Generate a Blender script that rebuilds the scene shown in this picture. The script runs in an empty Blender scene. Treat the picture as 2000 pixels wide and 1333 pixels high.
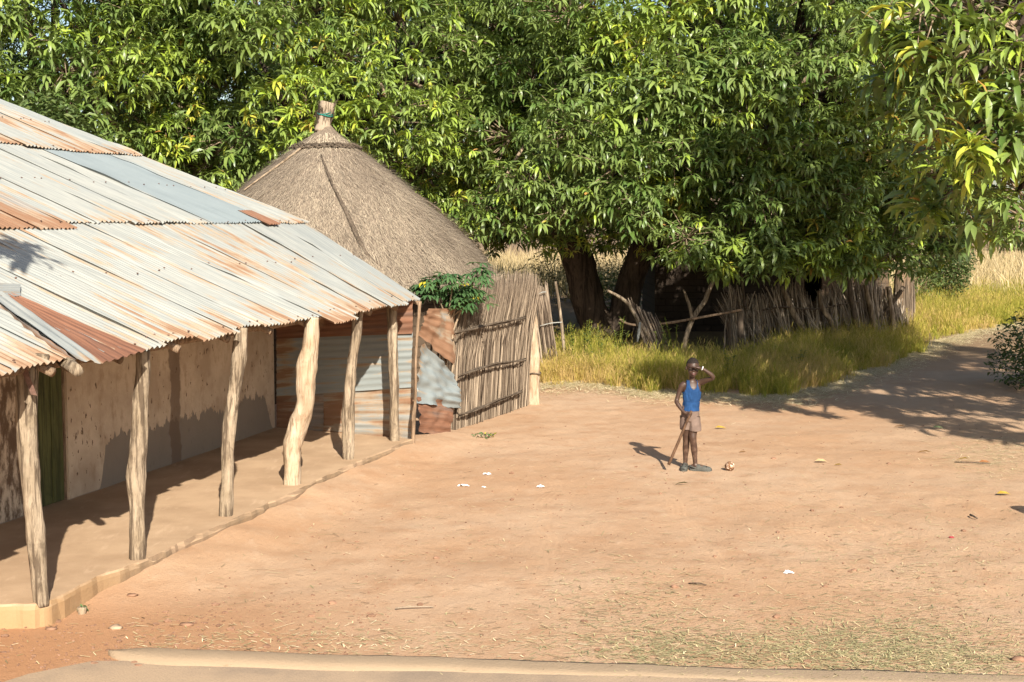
import bpy, bmesh, math, random
import numpy as np
from mathutils import Vector, Matrix, Quaternion
from mathutils import noise as mnoise

random.seed(5)
R = np.random.default_rng(11)
SC = bpy.context.scene
COL = SC.collection

# ------------------------------------------------------------------ camera
F = 2777.8                                   # focal length in pixels of the 2000 px wide photo (50 mm)
PITCH = math.atan((666.5 - 430.0) / F)
CAMH = 2.9
cam_d = bpy.data.cameras.new('camera'); cam = bpy.data.objects.new('camera', cam_d); COL.objects.link(cam)
cam_d.lens = 50; cam_d.sensor_width = 36; cam_d.sensor_fit = 'HORIZONTAL'
cam_d.clip_start = 0.1; cam_d.clip_end = 2000
cam.location = (0, 0, CAMH); cam.rotation_euler = (math.pi / 2 - PITCH, 0, 0)
SC.camera = cam
# ------------------------------------------------------------------ light
SUN_EL = math.radians(31.0); SUN_AZ = math.radians(13.5)      # the sun stands behind the camera, a little to the right
TOSUN = Vector((math.sin(SUN_AZ) * math.cos(SUN_EL), -math.cos(SUN_AZ) * math.cos(SUN_EL), math.sin(SUN_EL)))
sun_d = bpy.data.lights.new('sun', 'SUN'); sun = bpy.data.objects.new('sun', sun_d); COL.objects.link(sun)
sun_d.energy = 4.6; sun_d.angle = math.radians(0.55); sun_d.color = (1.0, 0.93, 0.80)
sun.rotation_euler = (-TOSUN).to_track_quat('-Z', 'Y').to_euler(); sun.location = (10, -20, 20)
W = bpy.data.worlds.new('World'); SC.world = W; W.use_nodes = True
wn = W.node_tree; wn.nodes.clear()
_o = wn.nodes.new('ShaderNodeOutputWorld'); _b = wn.nodes.new('ShaderNodeBackground'); _s = wn.nodes.new('ShaderNodeTexSky')
_s.sky_type = 'NISHITA'; _s.sun_disc = False; _s.sun_elevation = SUN_EL; _s.sun_rotation = math.pi - SUN_AZ
_s.air_density = 1.0; _s.dust_density = 1.5; _s.ozone_density = 1.0
_b.inputs['Strength'].default_value = 0.072
wn.links.new(_s.outputs[0], _b.inputs[0]); wn.links.new(_b.outputs[0], _o.inputs[0])
SC.view_settings.view_transform = 'Standard'; SC.view_settings.look = 'None'
SC.view_settings.gamma = 1; SC.view_settings.use_curve_mapping = False
SC.view_settings.exposure = 1.21
SC.render.engine = 'CYCLES'
SC.cycles.max_bounces = 8; SC.cycles.transparent_max_bounces = 8

# ------------------------------------------------------------------ helpers: pixels of the photo to places
FWD = Vector((0, math.cos(PITCH), -math.sin(PITCH))); UPV = Vector((0, math.sin(PITCH), math.cos(PITCH)))
def ray(px, py):
    return FWD + Vector((1, 0, 0)) * ((px - 1000) / F) + UPV * ((666.5 - py) / F)
def gp(px, py, z=0.0):
    d = ray(px, py); k = (z - CAMH) / d.z
    return Vector((d.x * k, d.y * k, z))
def at(px, py, Y):
    d = ray(px, py); k = Y / d.y
    return Vector((d.x * k, Y, CAMH + d.z * k))
def onplane(px, py, P, N):
    d = ray(px, py); o = Vector((0, 0, CAMH)); k = (P - o).dot(N) / d.dot(N)
    return o + d * k
def lerp(a, b, t): return a + (b - a) * t
def interp(xs, ys, x): return float(np.interp(x, xs, ys))

# ------------------------------------------------------------------ helpers: meshes and objects
def tag(o, label=None, cat=None, group=None, kind=None):
    if label: o['label'] = label
    if cat: o['category'] = cat
    if group: o['group'] = group
    if kind: o['kind'] = kind
    return o
def thing(name, loc, label, cat, group=None):
    o = bpy.data.objects.new(name, None); COL.objects.link(o); o.location = loc; o.empty_display_size = 0.2
    return tag(o, label, cat, group)
def rootloc(p):
    while p.parent: p = p.parent
    return np.array(p.location)
class MB:
    def __init__(s): s.v = []; s.f = []; s.uv = []
    def add(s, vs, fs, uvs=None):
        b = len(s.v); s.v += [tuple(v) for v in vs]; s.f += [tuple(b + i for i in f) for f in fs]
        s.uv += list(uvs) if uvs is not None else [(0, 0)] * len(vs)
        return s
def link(name, me, mat, parent=None, smooth=True):
    if mat: me.materials.append(mat)
    if smooth: me.polygons.foreach_set('use_smooth', [True] * len(me.polygons))
    o = bpy.data.objects.new(name, me); COL.objects.link(o)
    if parent is not None: o.parent = parent
    return o
def build(name, mb, mat, parent=None, smooth=True):
    me = bpy.data.meshes.new(name)
    v = np.array(mb.v, float)
    if parent is not None: v = v - rootloc(parent)
    me.from_pydata(v.tolist(), [], mb.f)
    ul = me.uv_layers.new(name='UVMap')
    li = np.zeros(len(me.loops), int); me.loops.foreach_get('vertex_index', li)
    ul.data.foreach_set('uv', np.array(mb.uv, float)[li].ravel())
    me.validate(); me.update()
    return link(name, me, mat, parent, smooth)
def fastmesh(name, v, tris, tone=None):
    me = bpy.data.meshes.new(name)
    v = np.ascontiguousarray(v, np.float32); tris = np.ascontiguousarray(tris, np.int32)
    me.vertices.add(len(v)); me.vertices.foreach_set('co', v.ravel())
    me.loops.add(tris.size); me.loops.foreach_set('vertex_index', tris.ravel())
    me.polygons.add(len(tris))
    me.polygons.foreach_set('loop_start', np.arange(0, tris.size, 3, dtype=np.int32))
    me.polygons.foreach_set('loop_total', np.full(len(tris), 3, np.int32))
    if tone is not None:
        a = me.attributes.new('tone', 'FLOAT', 'POINT'); a.data.foreach_set('value', np.ascontiguousarray(tone, np.float32))
    me.update(calc_edges=True)
    return me
def n3(x, y, z): return mnoise.noise(Vector((x, y, z)))

def tube(mb, pts, rad, seg=10, rough=0.0, seed=0.0, sub=1, caps=True, flat=(1, 1)):
    """a swept log or stick with uneven girth"""
    P = [Vector(p) for p in pts]; 
    if sub > 1:
        Q = []; Rr = []
        n = len(P)
        for i in range(n - 1):
            p0 = P[max(i - 1, 0)]; p1 = P[i]; p2 = P[i + 1]; p3 = P[min(i + 2, n - 1)]
            for k in range(sub):
                t = k / sub
                Q.append(0.5 * ((2 * p1) + (p2 - p0) * t + (2 * p0 - 5 * p1 + 4 * p2 - p3) * t * t + (3 * p1 - p0 - 3 * p2 + p3) * t ** 3))
                Rr.append(lerp(rad[i], rad[i + 1], t))
        Q.append(P[-1]); Rr.append(rad[-1]); P, rad = Q, Rr
    n = len(P); vs = []; uvs = []; L = 0
    ref = Vector((0.13, 0.97, 0.2))
    for i in range(n):
        d = (P[min(i + 1, n - 1)] - P[max(i - 1, 0)])
        if d.length < 1e-9: d = Vector((0, 0, 1))
        d.normalize()
        a = d.cross(ref); 
        if a.length < 0.05: a = d.cross(Vector((1, 0, 0)))
        a.normalize(); b = d.cross(a).normalized()
        if i: L += (P[i] - P[i - 1]).length
        for k in range(seg):
            an = 2 * math.pi * k / seg; c, s = math.cos(an), math.sin(an)
            r = rad[i]
            if rough: r *= 1 + rough * (n3(c * 1.3 + seed, s * 1.3 - seed, L * 3.0 + seed) + 0.5 * n3(c * 3 + seed, s * 3, L * 9))
            vs.append(P[i] + a * (c * r * flat[0]) + b * (s * r * flat[1])); uvs.append((k / seg, L))
    fs = []
    for i in range(n - 1):
        for k in range(seg):
            k2 = (k + 1) % seg
            fs.append((i * seg + k, i * seg + k2, (i + 1) * seg + k2, (i + 1) * seg + k))
    if caps:
        fs.append(tuple(range(seg - 1, -1, -1))); fs.append(tuple((n - 1) * seg + k for k in range(seg)))
    mb.add(vs, fs, uvs); return mb
def stick(p, q, r0, r1=None, seg=6, bend=0.0, rough=0.1, seed=0.0, n=4):
    p, q = Vector(p), Vector(q); r1 = r0 if r1 is None else r1
    pts = []
    side = (q - p).cross(Vector((0.2, 1, 0.3))).normalized()
    for i in range(n + 1):
        t = i / n
        pts.append(p.lerp(q, t) + side * (bend * math.sin(math.pi * t) + 0.3 * bend * n3(seed, t * 4, 1.7)))
    return tube(MB(), pts, [lerp(r0, r1, i / n) for i in range(n + 1)], seg, rough, seed)
def box(mb, c, ax, ay, az):
    """box from centre and three half axes"""
    c = Vector(c); ax, ay, az = Vector(ax), Vector(ay), Vector(az)
    vs = [c + ax * i + ay * j + az * k for i in (-1, 1) for j in (-1, 1) for k in (-1, 1)]
    fs = [(0, 1, 3, 2), (4, 6, 7, 5), (0, 4, 5, 1), (2, 3, 7, 6), (0, 2, 6, 4), (1, 5, 7, 3)]
    mb.add(vs, fs); return mb
def blob(mb, c, r, seed, amp=0.25, sub=2, fr=2.0):
    bm = bmesh.new(); bmesh.ops.create_icosphere(bm, subdivisions=sub, radius=1)
    vs = []
    for v in bm.verts:
        n = v.co.normalized(); k = 1 + amp * n3(n.x * fr + seed, n.y * fr - seed, n.z * fr + 2 * seed)
        vs.append((c[0] + n.x * r[0] * k, c[1] + n.y * r[1] * k, c[2] + n.z * r[2] * k))
    fs = [tuple(v.index for v in f.verts) for f in bm.faces]; bm.free()
    mb.add(vs, fs); return mb

# ------------------------------------------------------------------ materials
class NT:
    def __init__(s, name):
        s.m = bpy.data.materials.new(name); s.m.use_nodes = True; s.t = s.m.node_tree; s.t.nodes.clear()
        s.out = s.t.nodes.new('ShaderNodeOutputMaterial')
    def n(s, typ, **kw):
        nd = s.t.nodes.new('ShaderNode' + typ)
        for k, v in kw.items(): setattr(nd, k, v)
        return nd
    def l(s, a, b): s.t.links.new(a, b)
    def put(s, sock, v):
        if hasattr(v, 'is_output') or isinstance(v, bpy.types.NodeSocket): s.l(v, sock)
        elif isinstance(v, (tuple, list)) and len(v) == 3 and sock.type == 'RGBA': sock.default_value = (*v, 1)
        else: sock.default_value = v
    def pos(s): return s.n('NewGeometry').outputs['Position']
    def objc(s): return s.n('TexCoord').outputs['Object']
    def uv(s): return s.n('TexCoord').outputs['UV']
    def map(s, vec, scale=(1, 1, 1), rot=(0, 0, 0), loc=(0, 0, 0)):
        m = s.n('Mapping'); s.l(vec, m.inputs[0]); m.inputs['Scale'].default_value = scale; m.inputs['Rotation'].default_value = rot
        m.inputs['Location'].default_value = loc; return m.outputs[0]
    def noise(s, vec, scale, detail=4, rough=0.55, dist=0.0):
        t = s.n('TexNoise'); s.l(vec, t.inputs['Vector']); t.inputs['Scale'].default_value = scale
        t.inputs['Detail'].default_value = detail; t.inputs['Roughness'].default_value = rough; t.inputs['Distortion'].default_value = dist
        return t.outputs['Fac']
    def voro(s, vec, scale, feat='F1'):
        t = s.n('TexVoronoi', feature=feat); s.l(vec, t.inputs['Vector']); t.inputs['Scale'].default_value = scale
        return t
    def math(s, op, a, b=0.0, c=0.0, clamp=False):
        m = s.n('Math', operation=op, use_clamp=clamp)
        for i, v in enumerate((a, b, c)):
            if i < len(m.inputs): s.put(m.inputs[i], v)
        return m.outputs[0]
    def step(s, v, a, b, lo=0.0, hi=1.0):
        m = s.n('MapRange', interpolation_type='SMOOTHSTEP'); s.put(m.inputs['Value'], v)
        s.put(m.inputs['From Min'], a); s.put(m.inputs['From Max'], b); m.inputs['To Min'].default_value = lo; m.inputs['To Max'].default_value = hi
        return m.outputs[0]
    def mix(s, f, a, b):
        m = s.n('Mix', data_type='RGBA'); s.put(m.inputs[0], f); s.put(m.inputs[6], a); s.put(m.inputs[7], b); return m.outputs[2]
    def ramp(s, v, stops):
        r = s.n('ValToRGB'); s.put(r.inputs[0], v); e = r.color_ramp.elements
        while len(e) < len(stops): e.new(0.5)
        for i, (p, c) in enumerate(stops): e[i].position = p; e[i].color = (*c, 1)
        return r.outputs[0]
    def sep(s, vec):
        x = s.n('SeparateXYZ'); s.l(vec, x.inputs[0]); return x.outputs
    def attr(s, name):
        a = s.n('Attribute'); a.attribute_name = name; return a.outputs['Fac']
    def objrand(s): return s.n('ObjectInfo').outputs['Random']
    def objcol(s):
        x = s.n('SeparateColor'); s.l(s.n('ObjectInfo').outputs['Color'], x.inputs[0]); return x.outputs
    def bump(s, h, dist=0.01, strength=1.0):
        b = s.n('Bump'); s.l(h, b.inputs['Height']); b.inputs['Distance'].default_value = dist; b.inputs['Strength'].default_value = strength
        return b.outputs[0]
    def bsdf(s, col, rough=0.8, metal=0.0, normal=None, spec=0.3, trans=0.0, tcol=None):
        p = s.n('BsdfPrincipled'); s.put(p.inputs['Base Color'], col); s.put(p.inputs['Roughness'], rough); s.put(p.inputs['Metallic'], metal)
        s.put(p.inputs['Specular IOR Level'], spec)
        if normal is not None: s.l(normal, p.inputs['Normal'])
        if trans:
            t = s.n('BsdfTranslucent'); s.put(t.inputs[0], tcol if tcol is not None else col)
            m = s.n('MixShader'); m.inputs[0].default_value = trans; s.l(p.outputs[0], m.inputs[1]); s.l(t.outputs[0], m.inputs[2])
            s.l(m.outputs[0], s.out.inputs[0])
        else: s.l(p.outputs[0], s.out.inputs[0])
        return s.m

def m_dirt():
    s = NT('red_dirt'); p = s.pos(); x, y, z = s.sep(p)
    big = s.noise(p, 0.35, 4); mid = s.noise(p, 2.2, 6, 0.65); fine = s.noise(p, 42, 5, 0.75); grit = s.noise(p, 130, 2, 0.6)
    flat = s.noise(s.map(p, (1.0, 0.55, 1)), 7, 5, 0.7)
    c = s.mix(s.step(big, 0.3, 0.72), (0.412, 0.254, 0.150), (0.468, 0.320, 0.210))
    c = s.mix(s.step(mid, 0.42, 0.75, 0, 0.75), c, (0.365, 0.208, 0.116))
    c = s.mix(s.step(flat, 0.5, 0.8, 0, 0.55), c, (0.49, 0.35, 0.24))
    # redder, damper soil on the near left by the veranda and the kerb
    red = s.math('MULTIPLY', s.step(s.math('ADD', x, s.math('MULTIPLY', mid, 2.6)), 1.2, -2.2), s.step(s.math('ADD', y, s.math('MULTIPLY', mid, 1.4)), 12.3, 10.2))
    c = s.mix(s.math('MULTIPLY', red, 0.75), c, (0.36, 0.17, 0.078))
    # greyer trodden soil to the right
    gr = s.math('MULTIPLY', s.step(x, 2.8, 6.0), s.step(big, 0.25, 0.7))
    c = s.mix(s.math('MULTIPLY', gr, 0.6), c, (0.42, 0.285, 0.185))
    # soil under the trees beyond the verge
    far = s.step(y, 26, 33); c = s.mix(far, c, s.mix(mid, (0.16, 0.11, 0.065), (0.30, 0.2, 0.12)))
    # tyre tracks
    w = s.math('MULTIPLY', s.math('SUBTRACT', s.noise(s.map(p, (0.25, 0.25, 1)), 1.0, 2), 0.5), 1.6)
    for tx, wd in ((2.83, 0.19), (3.38, 0.15), (1.63, 0.12), (0.2, 0.12)):
        lx = s.math('SUBTRACT', s.math('SUBTRACT', x, s.math('MULTIPLY', y, 0.006)), s.math('ADD', w, tx))
        band = s.step(s.math('ABSOLUTE', lx), wd, wd * 0.6)
        stripe = s.math('MULTIPLY_ADD', s.math('SINE', s.math('MULTIPLY', lx, 110)), 0.35, 0.5)
        ext = s.math('MULTIPLY', s.step(y, 17.2, 14.5), s.step(y, 10.8, 12.0))
        f = s.math('MULTIPLY', s.math('MULTIPLY', s.math('MULTIPLY', band, ext), stripe), s.step(mid, 0.3, 0.6, 0.2, 0.55))
        c = s.mix(f, c, (0.50, 0.32, 0.195))
    c = s.mix(s.step(fine, 0.58, 0.72, 0, 0.55), c, (0.25, 0.14, 0.08)); c = s.mix(s.step(grit, 0.60, 0.72, 0, 0.5), c, (0.22, 0.13, 0.08))
    c = s.mix(s.step(fine, 0.42, 0.25, 0, 0.35), c, (0.62, 0.44, 0.30))
    h = s.math('ADD', s.math('MULTIPLY', flat, 0.6), s.math('MULTIPLY', fine, 0.4))
    return s.bsdf(c, 0.95, normal=s.bump(h, 0.035, 0.8), spec=0.1)
def m_asphalt():
    s = NT('dusty_asphalt'); p = s.pos()
    n = s.noise(p, 1.3, 5, 0.6); g = s.noise(p, 90, 3, 0.7); v = s.voro(p, 60).outputs['Distance']
    c = s.mix(s.step(n, 0.32, 0.62), (0.255, 0.19, 0.135), (0.37, 0.265, 0.175))
    c = s.mix(s.step(g, 0.5, 0.7, 0, 0.4), c, (0.17, 0.13, 0.10))
    return s.bsdf(c, 0.9, normal=s.bump(v, 0.004, 0.6), spec=0.2)
def m_concrete():
    s = NT('worn_concrete'); p = s.pos()
    n = s.noise(p, 3, 6, 0.65); g = s.noise(p, 45, 4, 0.7)
    c = s.mix(n, (0.28, 0.20, 0.13), (0.34, 0.25, 0.165)); c = s.mix(s.step(g, 0.55, 0.75, 0, 0.5), c, (0.25, 0.18, 0.11))
    return s.bsdf(c, 0.9, normal=s.bump(s.math('ADD', n, g), 0.012, 0.6), spec=0.15)
def m_slab():
    s = NT('clay_screed'); p = s.pos(); x, y, z = s.sep(p)
    n = s.noise(s.map(p, (1, 1, 3)), 1.6, 6, 0.6); st = s.noise(s.map(p, (4.5, 1.2, 1), (0, 0, 1.35)), 2.2, 5, 0.65); g = s.noise(p, 55, 4, 0.7)
    c = s.mix(s.step(n, 0.3, 0.7), (0.335, 0.225, 0.14), (0.44, 0.305, 0.195))
    c = s.mix(s.step(st, 0.55, 0.75, 0, 0.55), c, (0.52, 0.37, 0.25))
    c = s.mix(s.step(g, 0.6, 0.75, 0, 0.35), c, (0.24, 0.15, 0.09))
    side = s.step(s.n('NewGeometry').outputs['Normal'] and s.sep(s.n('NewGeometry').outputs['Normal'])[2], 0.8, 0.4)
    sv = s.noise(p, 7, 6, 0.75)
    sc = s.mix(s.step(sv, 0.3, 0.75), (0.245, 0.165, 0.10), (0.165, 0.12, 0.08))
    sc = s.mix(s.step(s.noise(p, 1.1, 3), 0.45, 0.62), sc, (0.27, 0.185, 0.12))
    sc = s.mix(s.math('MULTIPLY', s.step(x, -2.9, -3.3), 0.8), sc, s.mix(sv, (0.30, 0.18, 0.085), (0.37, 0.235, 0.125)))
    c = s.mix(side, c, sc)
    return s.bsdf(c, 0.92, normal=s.bump(s.math('ADD', n, s.math('MULTIPLY', g, 0.3)), 0.02, 0.6), spec=0.12)
def m_wall():
    # u, v of the wall in metres (u along, v up)
    s = NT('mud_plaster'); uv = s.uv(); u, v, _ = s.sep(uv)
    n = s.noise(uv, 1.4, 5, 0.6); m = s.noise(s.map(uv, (1, 0.45, 1)), 7, 6, 0.7); g = s.noise(uv, 50, 4, 0.7)
    c = s.mix(s.step(n, 0.35, 0.65), (0.43, 0.325, 0.235), (0.58, 0.46, 0.345))
    c = s.mix(s.step(m, 0.48, 0.7, 0, 0.7), c, (0.34, 0.235, 0.155))
    # flaked patches with dark mud showing, upright and small
    fl = s.noise(s.map(uv, (1, 0.42, 1)), 17, 3, 0.6)
    dens = s.noise(uv, 1.1, 2)
    th = s.math('SUBTRACT', 0.75, s.math('MULTIPLY', dens, 0.2))
    flk = s.step(fl, th, s.math('ADD', th, 0.02))
    c = s.mix(s.math('MULTIPLY', flk, 0.9), c, (0.13, 0.08, 0.05))
    # dark flaking area left of the door
    lf = s.math('MULTIPLY', s.step(u, WU['door'], WU['door'] + 0.1), s.step(m, 0.40, 0.56)); c = s.mix(s.math('MULTIPLY', lf, 0.85), c, (0.09, 0.05, 0.03))
    # grey cement dado with a ragged top, from the middle of the wall to its far end
    rag = s.noise(s.map(uv, (1, 0.12, 1)), 9, 3, 0.65); rag2 = s.noise(s.map(uv, (1, 0.05, 1)), 1.5, 2)
    top = s.math('ADD', 0.10, s.math('ADD', s.math('MULTIPLY', rag, 0.45), s.math('MULTIPLY', rag2, 0.30)))
    top = s.math('MULTIPLY', top, s.math('MULTIPLY', s.step(u, WU['dado'] + 0.2, WU['dado']), s.step(u, 0.05, 0.35)))
    dado = s.step(v, s.math('ADD', top, 0.012), top)
    c = s.mix(s.math('MULTIPLY', dado, 0.9), c, s.mix(m, (0.17, 0.14, 0.115), (0.25, 0.205, 0.165)))
    # one dark streak down the wall
    wob = s.math('MULTIPLY', s.math('SUBTRACT', s.noise(s.map(uv, (0.3, 1.6, 1)), 2.5, 3), 0.5), 0.22)
    d = s.math('ABSOLUTE', s.math('SUBTRACT', s.math('SUBTRACT', u, WU['streak']), wob))
    c = s.mix(s.math('MULTIPLY', s.step(d, 0.14, 0.10), 0.75), c, (0.15, 0.10, 0.07))
    h = s.math('SUBTRACT', s.math('ADD', s.math('MULTIPLY', m, 0.5), s.math('MULTIPLY', g, 0.2)), s.math('MULTIPLY', flk, 0.6))
    return s.bsdf(c, 0.95, normal=s.bump(h, 0.03, 0.7), spec=0.1)
def m_iron():
    # object colour: r = amount of rust, g = deep brown rust, b = bare grey zinc
    s = NT('corrugated_iron'); uv = s.uv(); u, v, _ = s.sep(uv); r, g, b = s.objcol()[0:3]; rnd = s.objrand()
    off = s.n('CombineXYZ'); s.l(s.math('MULTIPLY', rnd, 37.0), off.inputs[0]); s.l(s.math('MULTIPLY', rnd, 91.0), off.inputs[1])
    vv = s.n('VectorMath', operation='ADD'); s.l(uv, vv.inputs[0]); s.l(off.outputs[0], vv.inputs[1]); q = vv.outputs[0]
    st = s.noise(s.map(q, (11, 0.75, 1)), 1.0, 5, 0.62, 0.2); st2 = s.noise(s.map(q, (26, 1.4, 1)), 1.0, 4, 0.6)
    pat = s.noise(q, 1.7, 5, 0.6); fine = s.noise(q, 70, 3, 0.7)
    zinc = s.mix(s.step(st2, 0.35, 0.65), (0.255, 0.262, 0.245), (0.335, 0.335, 0.305))
    zinc = s.mix(s.math('MULTIPLY', s.step(pat, 0.4, 0.7), 0.35), zinc, (0.24, 0.262, 0.262))
    zinc = s.mix(s.math('MULTIPLY', b, 0.9), zinc, s.mix(pat, (0.165, 0.20, 0.215), (0.235, 0.27, 0.28)))
    val = s.math('ADD', s.math('MULTIPLY', st, 0.75), s.math('MULTIPLY', pat, 0.35))
    low = s.math('MULTIPLY', s.step(v, 0.55, 0.0), 0.10)
    val = s.math('ADD', val, low)
    th = s.math('SUBTRACT', 0.73, s.math('MULTIPLY', r, 0.34))
    tan = s.step(val, th, s.math('ADD', th, 0.09)); deep = s.step(val, s.math('ADD', th, 0.07), s.math('ADD', th, 0.16))
    c = s.mix(s.math('MULTIPLY', tan, 0.85), zinc, s.mix(fine, (0.30, 0.21, 0.13), (0.345, 0.265, 0.18)))
    c = s.mix(s.math('MULTIPLY', deep, 0.85), c, s.mix(st2, (0.19, 0.095, 0.05), (0.27, 0.145, 0.08)))
    br = s.mix(s.step(st2, 0.3, 0.7), (0.125, 0.055, 0.034), (0.23, 0.105, 0.062))
    br = s.mix(s.step(pat, 0.62, 0.72, 0, 0.7), br, (0.36, 0.235, 0.14))
    c = s.mix(g, c, br)
    ru = s.math('ADD', s.math('MULTIPLY', tan, 0.3), 0.5)
    h = s.math('ADD', s.math('MULTIPLY', fine, 0.2), pat)
    return s.bsdf(c, ru, metal=0.15, normal=s.bump(h, 0.006, 0.4), spec=0.35)
def m_wood(name, light, mid, dark, sc=1.0, crack=0.6):
    s = NT(name); o = s.objc(); rnd = s.objrand()
    off = s.n('VectorMath', operation='ADD'); s.l(o, off.inputs[0]); s.l(s.math('MULTIPLY', rnd, 30), off.inputs[1]); q = off.outputs[0]
    gr = s.noise(s.map(q, (24 * sc, 24 * sc, 1.6 * sc)), 1, 5, 0.65, 0.6); bl = s.noise(q, 4 * sc, 5, 0.6); fi = s.noise(s.map(q, (70 * sc, 70 * sc, 5 * sc)), 1, 3, 0.7)
    c = s.mix(s.step(bl, 0.35, 0.65), mid, light); c = s.mix(s.step(gr, 0.47, 0.60, 0, crack), c, dark)
    c = s.mix(s.step(fi, 0.52, 0.66, 0, 0.6), c, dark); pt = s.noise(s.map(q, (1, 1, 0.45)), 7 * sc, 4, 0.65, 0.8); c = s.mix(s.step(pt, 0.54, 0.68, 0, 0.6), c, dark)
    return s.bsdf(c, 0.9, normal=s.bump(s.math('ADD', gr, s.math('MULTIPLY', fi, 0.5)), 0.02, 0.9), spec=0.15)
def m_tone(name, stops, rough=0.7, trans=0.0, spec=0.3, jitter=0.0, vein=False):
    s = NT(name); t = s.attr('tone')
    if jitter: t = s.math('ADD', t, s.math('MULTIPLY', s.math('SUBTRACT', s.objrand(), 0.5), jitter))
    c = s.ramp(t, stops)
    if vein:
        n = s.noise(s.pos(), 9, 3, 0.6); c = s.mix(s.step(n, 0.45, 0.7, 0, 0.35), c, (0.165, 0.180, 0.095))
    tc = None
    if trans:
        tc = s.mix(0.5, c, (0.22, 0.30, 0.02))
    return s.bsdf(c, rough, spec=spec, trans=trans, tcol=tc)
def m_straw(name, stops, sc=1.0):
    s = NT(name); p = s.pos(); rnd = s.objrand()
    a = s.noise(s.map(p, (30, 30, 6)), 1.0 * sc, 5, 0.7); b = s.noise(p, 1.6, 4, 0.6)
    v = s.math('ADD', s.math('MULTIPLY', a, 0.6), s.math('ADD', s.math('MULTIPLY', b, 0.3), s.math('MULTIPLY', s.math('SUBTRACT', rnd, 0.42), 0.55)))
    return s.bsdf(s.ramp(v, stops), 0.9, normal=s.bump(a, 0.02, 0.7), spec=0.1)
def m_plain(name, col, rough=0.8, spec=0.3, var=0.25, sc=20, metal=0.0, dark=None):
    s = NT(name); o = s.objc(); n = s.noise(o, sc, 4, 0.6)
    d = dark if dark else tuple(k * (1 - var) for k in col)
    return s.bsdf(s.mix(s.step(n, 0.35, 0.7), d, col), rough, metal=metal, normal=s.bump(n, 0.004, 0.5), spec=spec)
def m_adobe(name, lo, hi):
    s = NT(name); p = s.pos()
    br = s.n('TexBrick'); s.l(s.map(p, (1, 1, 1), (math.pi / 2, 0, 0)), br.inputs[0]); br.inputs['Scale'].default_value = 1.0
    br.inputs['Brick Width'].default_value = 0.4; br.inputs['Row Height'].default_value = 0.17; br.inputs['Mortar Size'].default_value = 0.012
    n = s.noise(p, 3, 5, 0.65)
    c = s.mix(n, lo, hi); c = s.mix(s.math('MULTIPLY', br.outputs['Fac'], 0.5), c, tuple(k * 0.5 for k in lo))
    h = s.math('SUBTRACT', n, s.math('MULTIPLY', br.outputs['Fac'], 0.6))
    return s.bsdf(c, 0.95, normal=s.bump(h, 0.03, 0.8), spec=0.1)

DIRT = m_dirt(); ASPH = m_asphalt(); CONC = m_concrete(); SLAB = m_slab(); IRON = m_iron()
POST = m_wood('weathered_post_wood', (0.335, 0.265, 0.19), (0.235, 0.18, 0.122), (0.075, 0.052, 0.035), 1.0, 0.85)
POSTB = m_wood('debarked_pale_wood', (0.45, 0.355, 0.255), (0.36, 0.262, 0.172), (0.20, 0.125, 0.072), 0.8, 0.42)
BEAM = m_wood('roof_pole_wood', (0.30, 0.21, 0.14), (0.23, 0.155, 0.10), (0.08, 0.05, 0.03), 1.0, 0.6)
DARKW = m_wood('dark_stick_wood', (0.15, 0.115, 0.085), (0.10, 0.075, 0.055), (0.04, 0.03, 0.02), 1.2, 0.6)
BARK = m_wood('mango_bark', (0.075, 0.055, 0.04), (0.05, 0.036, 0.026), (0.018, 0.013, 0.01), 0.5, 0.8)
TWIG = m_wood('grey_twig_bark', (0.34, 0.26, 0.18), (0.25, 0.185, 0.125), (0.10, 0.07, 0.045), 1.0, 0.5)
DOORM = m_wood('green_door_paint', (0.115, 0.115, 0.045), (0.085, 0.088, 0.034), (0.035, 0.036, 0.018), 0.5, 0.5)
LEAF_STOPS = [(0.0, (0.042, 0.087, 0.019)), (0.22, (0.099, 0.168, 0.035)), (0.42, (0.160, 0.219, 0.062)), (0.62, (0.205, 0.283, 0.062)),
              (0.80, (0.323, 0.440, 0.050)), (0.90, (0.472, 0.463, 0.062)), (1.0, (0.522, 0.269, 0.075))]
LEAF = m_tone('mango_leaf', LEAF_STOPS, 0.40, 0.26, 0.5, vein=True)
LEAF2 = m_tone('small_bush_leaf', [(0.0, (0.03, 0.055, 0.015)), (0.5, (0.085, 0.12, 0.035)), (1.0, (0.17, 0.20, 0.06))], 0.5, 0.2, 0.4)
CASS = m_tone('cassava_leaf', [(0.0, (0.025, 0.07, 0.02)), (0.5, (0.06, 0.125, 0.045)), (0.93, (0.10, 0.17, 0.06)), (1.0, (0.5, 0.42, 0.04))], 0.55, 0.2, 0.35)
GRASS = m_tone('weedy_grass', [(0.0, (0.22, 0.24, 0.035)), (0.3, (0.40, 0.36, 0.06)), (0.6, (0.52, 0.40, 0.10)), (1.0, (0.58, 0.40, 0.17))], 0.7, 0.45, 0.2)
DRYG = m_tone('dry_field_grass', [(0.0, (0.20, 0.15, 0.07)), (0.5, (0.42, 0.32, 0.17)), (1.0, (0.58, 0.47, 0.29))], 0.8, 0.2, 0.1)
LITTER = m_tone('straw_litter', [(0.0, (0.10, 0.065, 0.035)), (0.25, (0.27, 0.26, 0.13)), (0.5, (0.42, 0.36, 0.18)), (0.8, (0.66, 0.53, 0.32)), (1.0, (0.80, 0.68, 0.45))], 0.7, 0.0, 0.2)
THATCH = m_straw('old_thatch', [(0.25, (0.13, 0.10, 0.075)), (0.5, (0.25, 0.20, 0.148)), (0.75, (0.37, 0.30, 0.22))])
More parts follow.
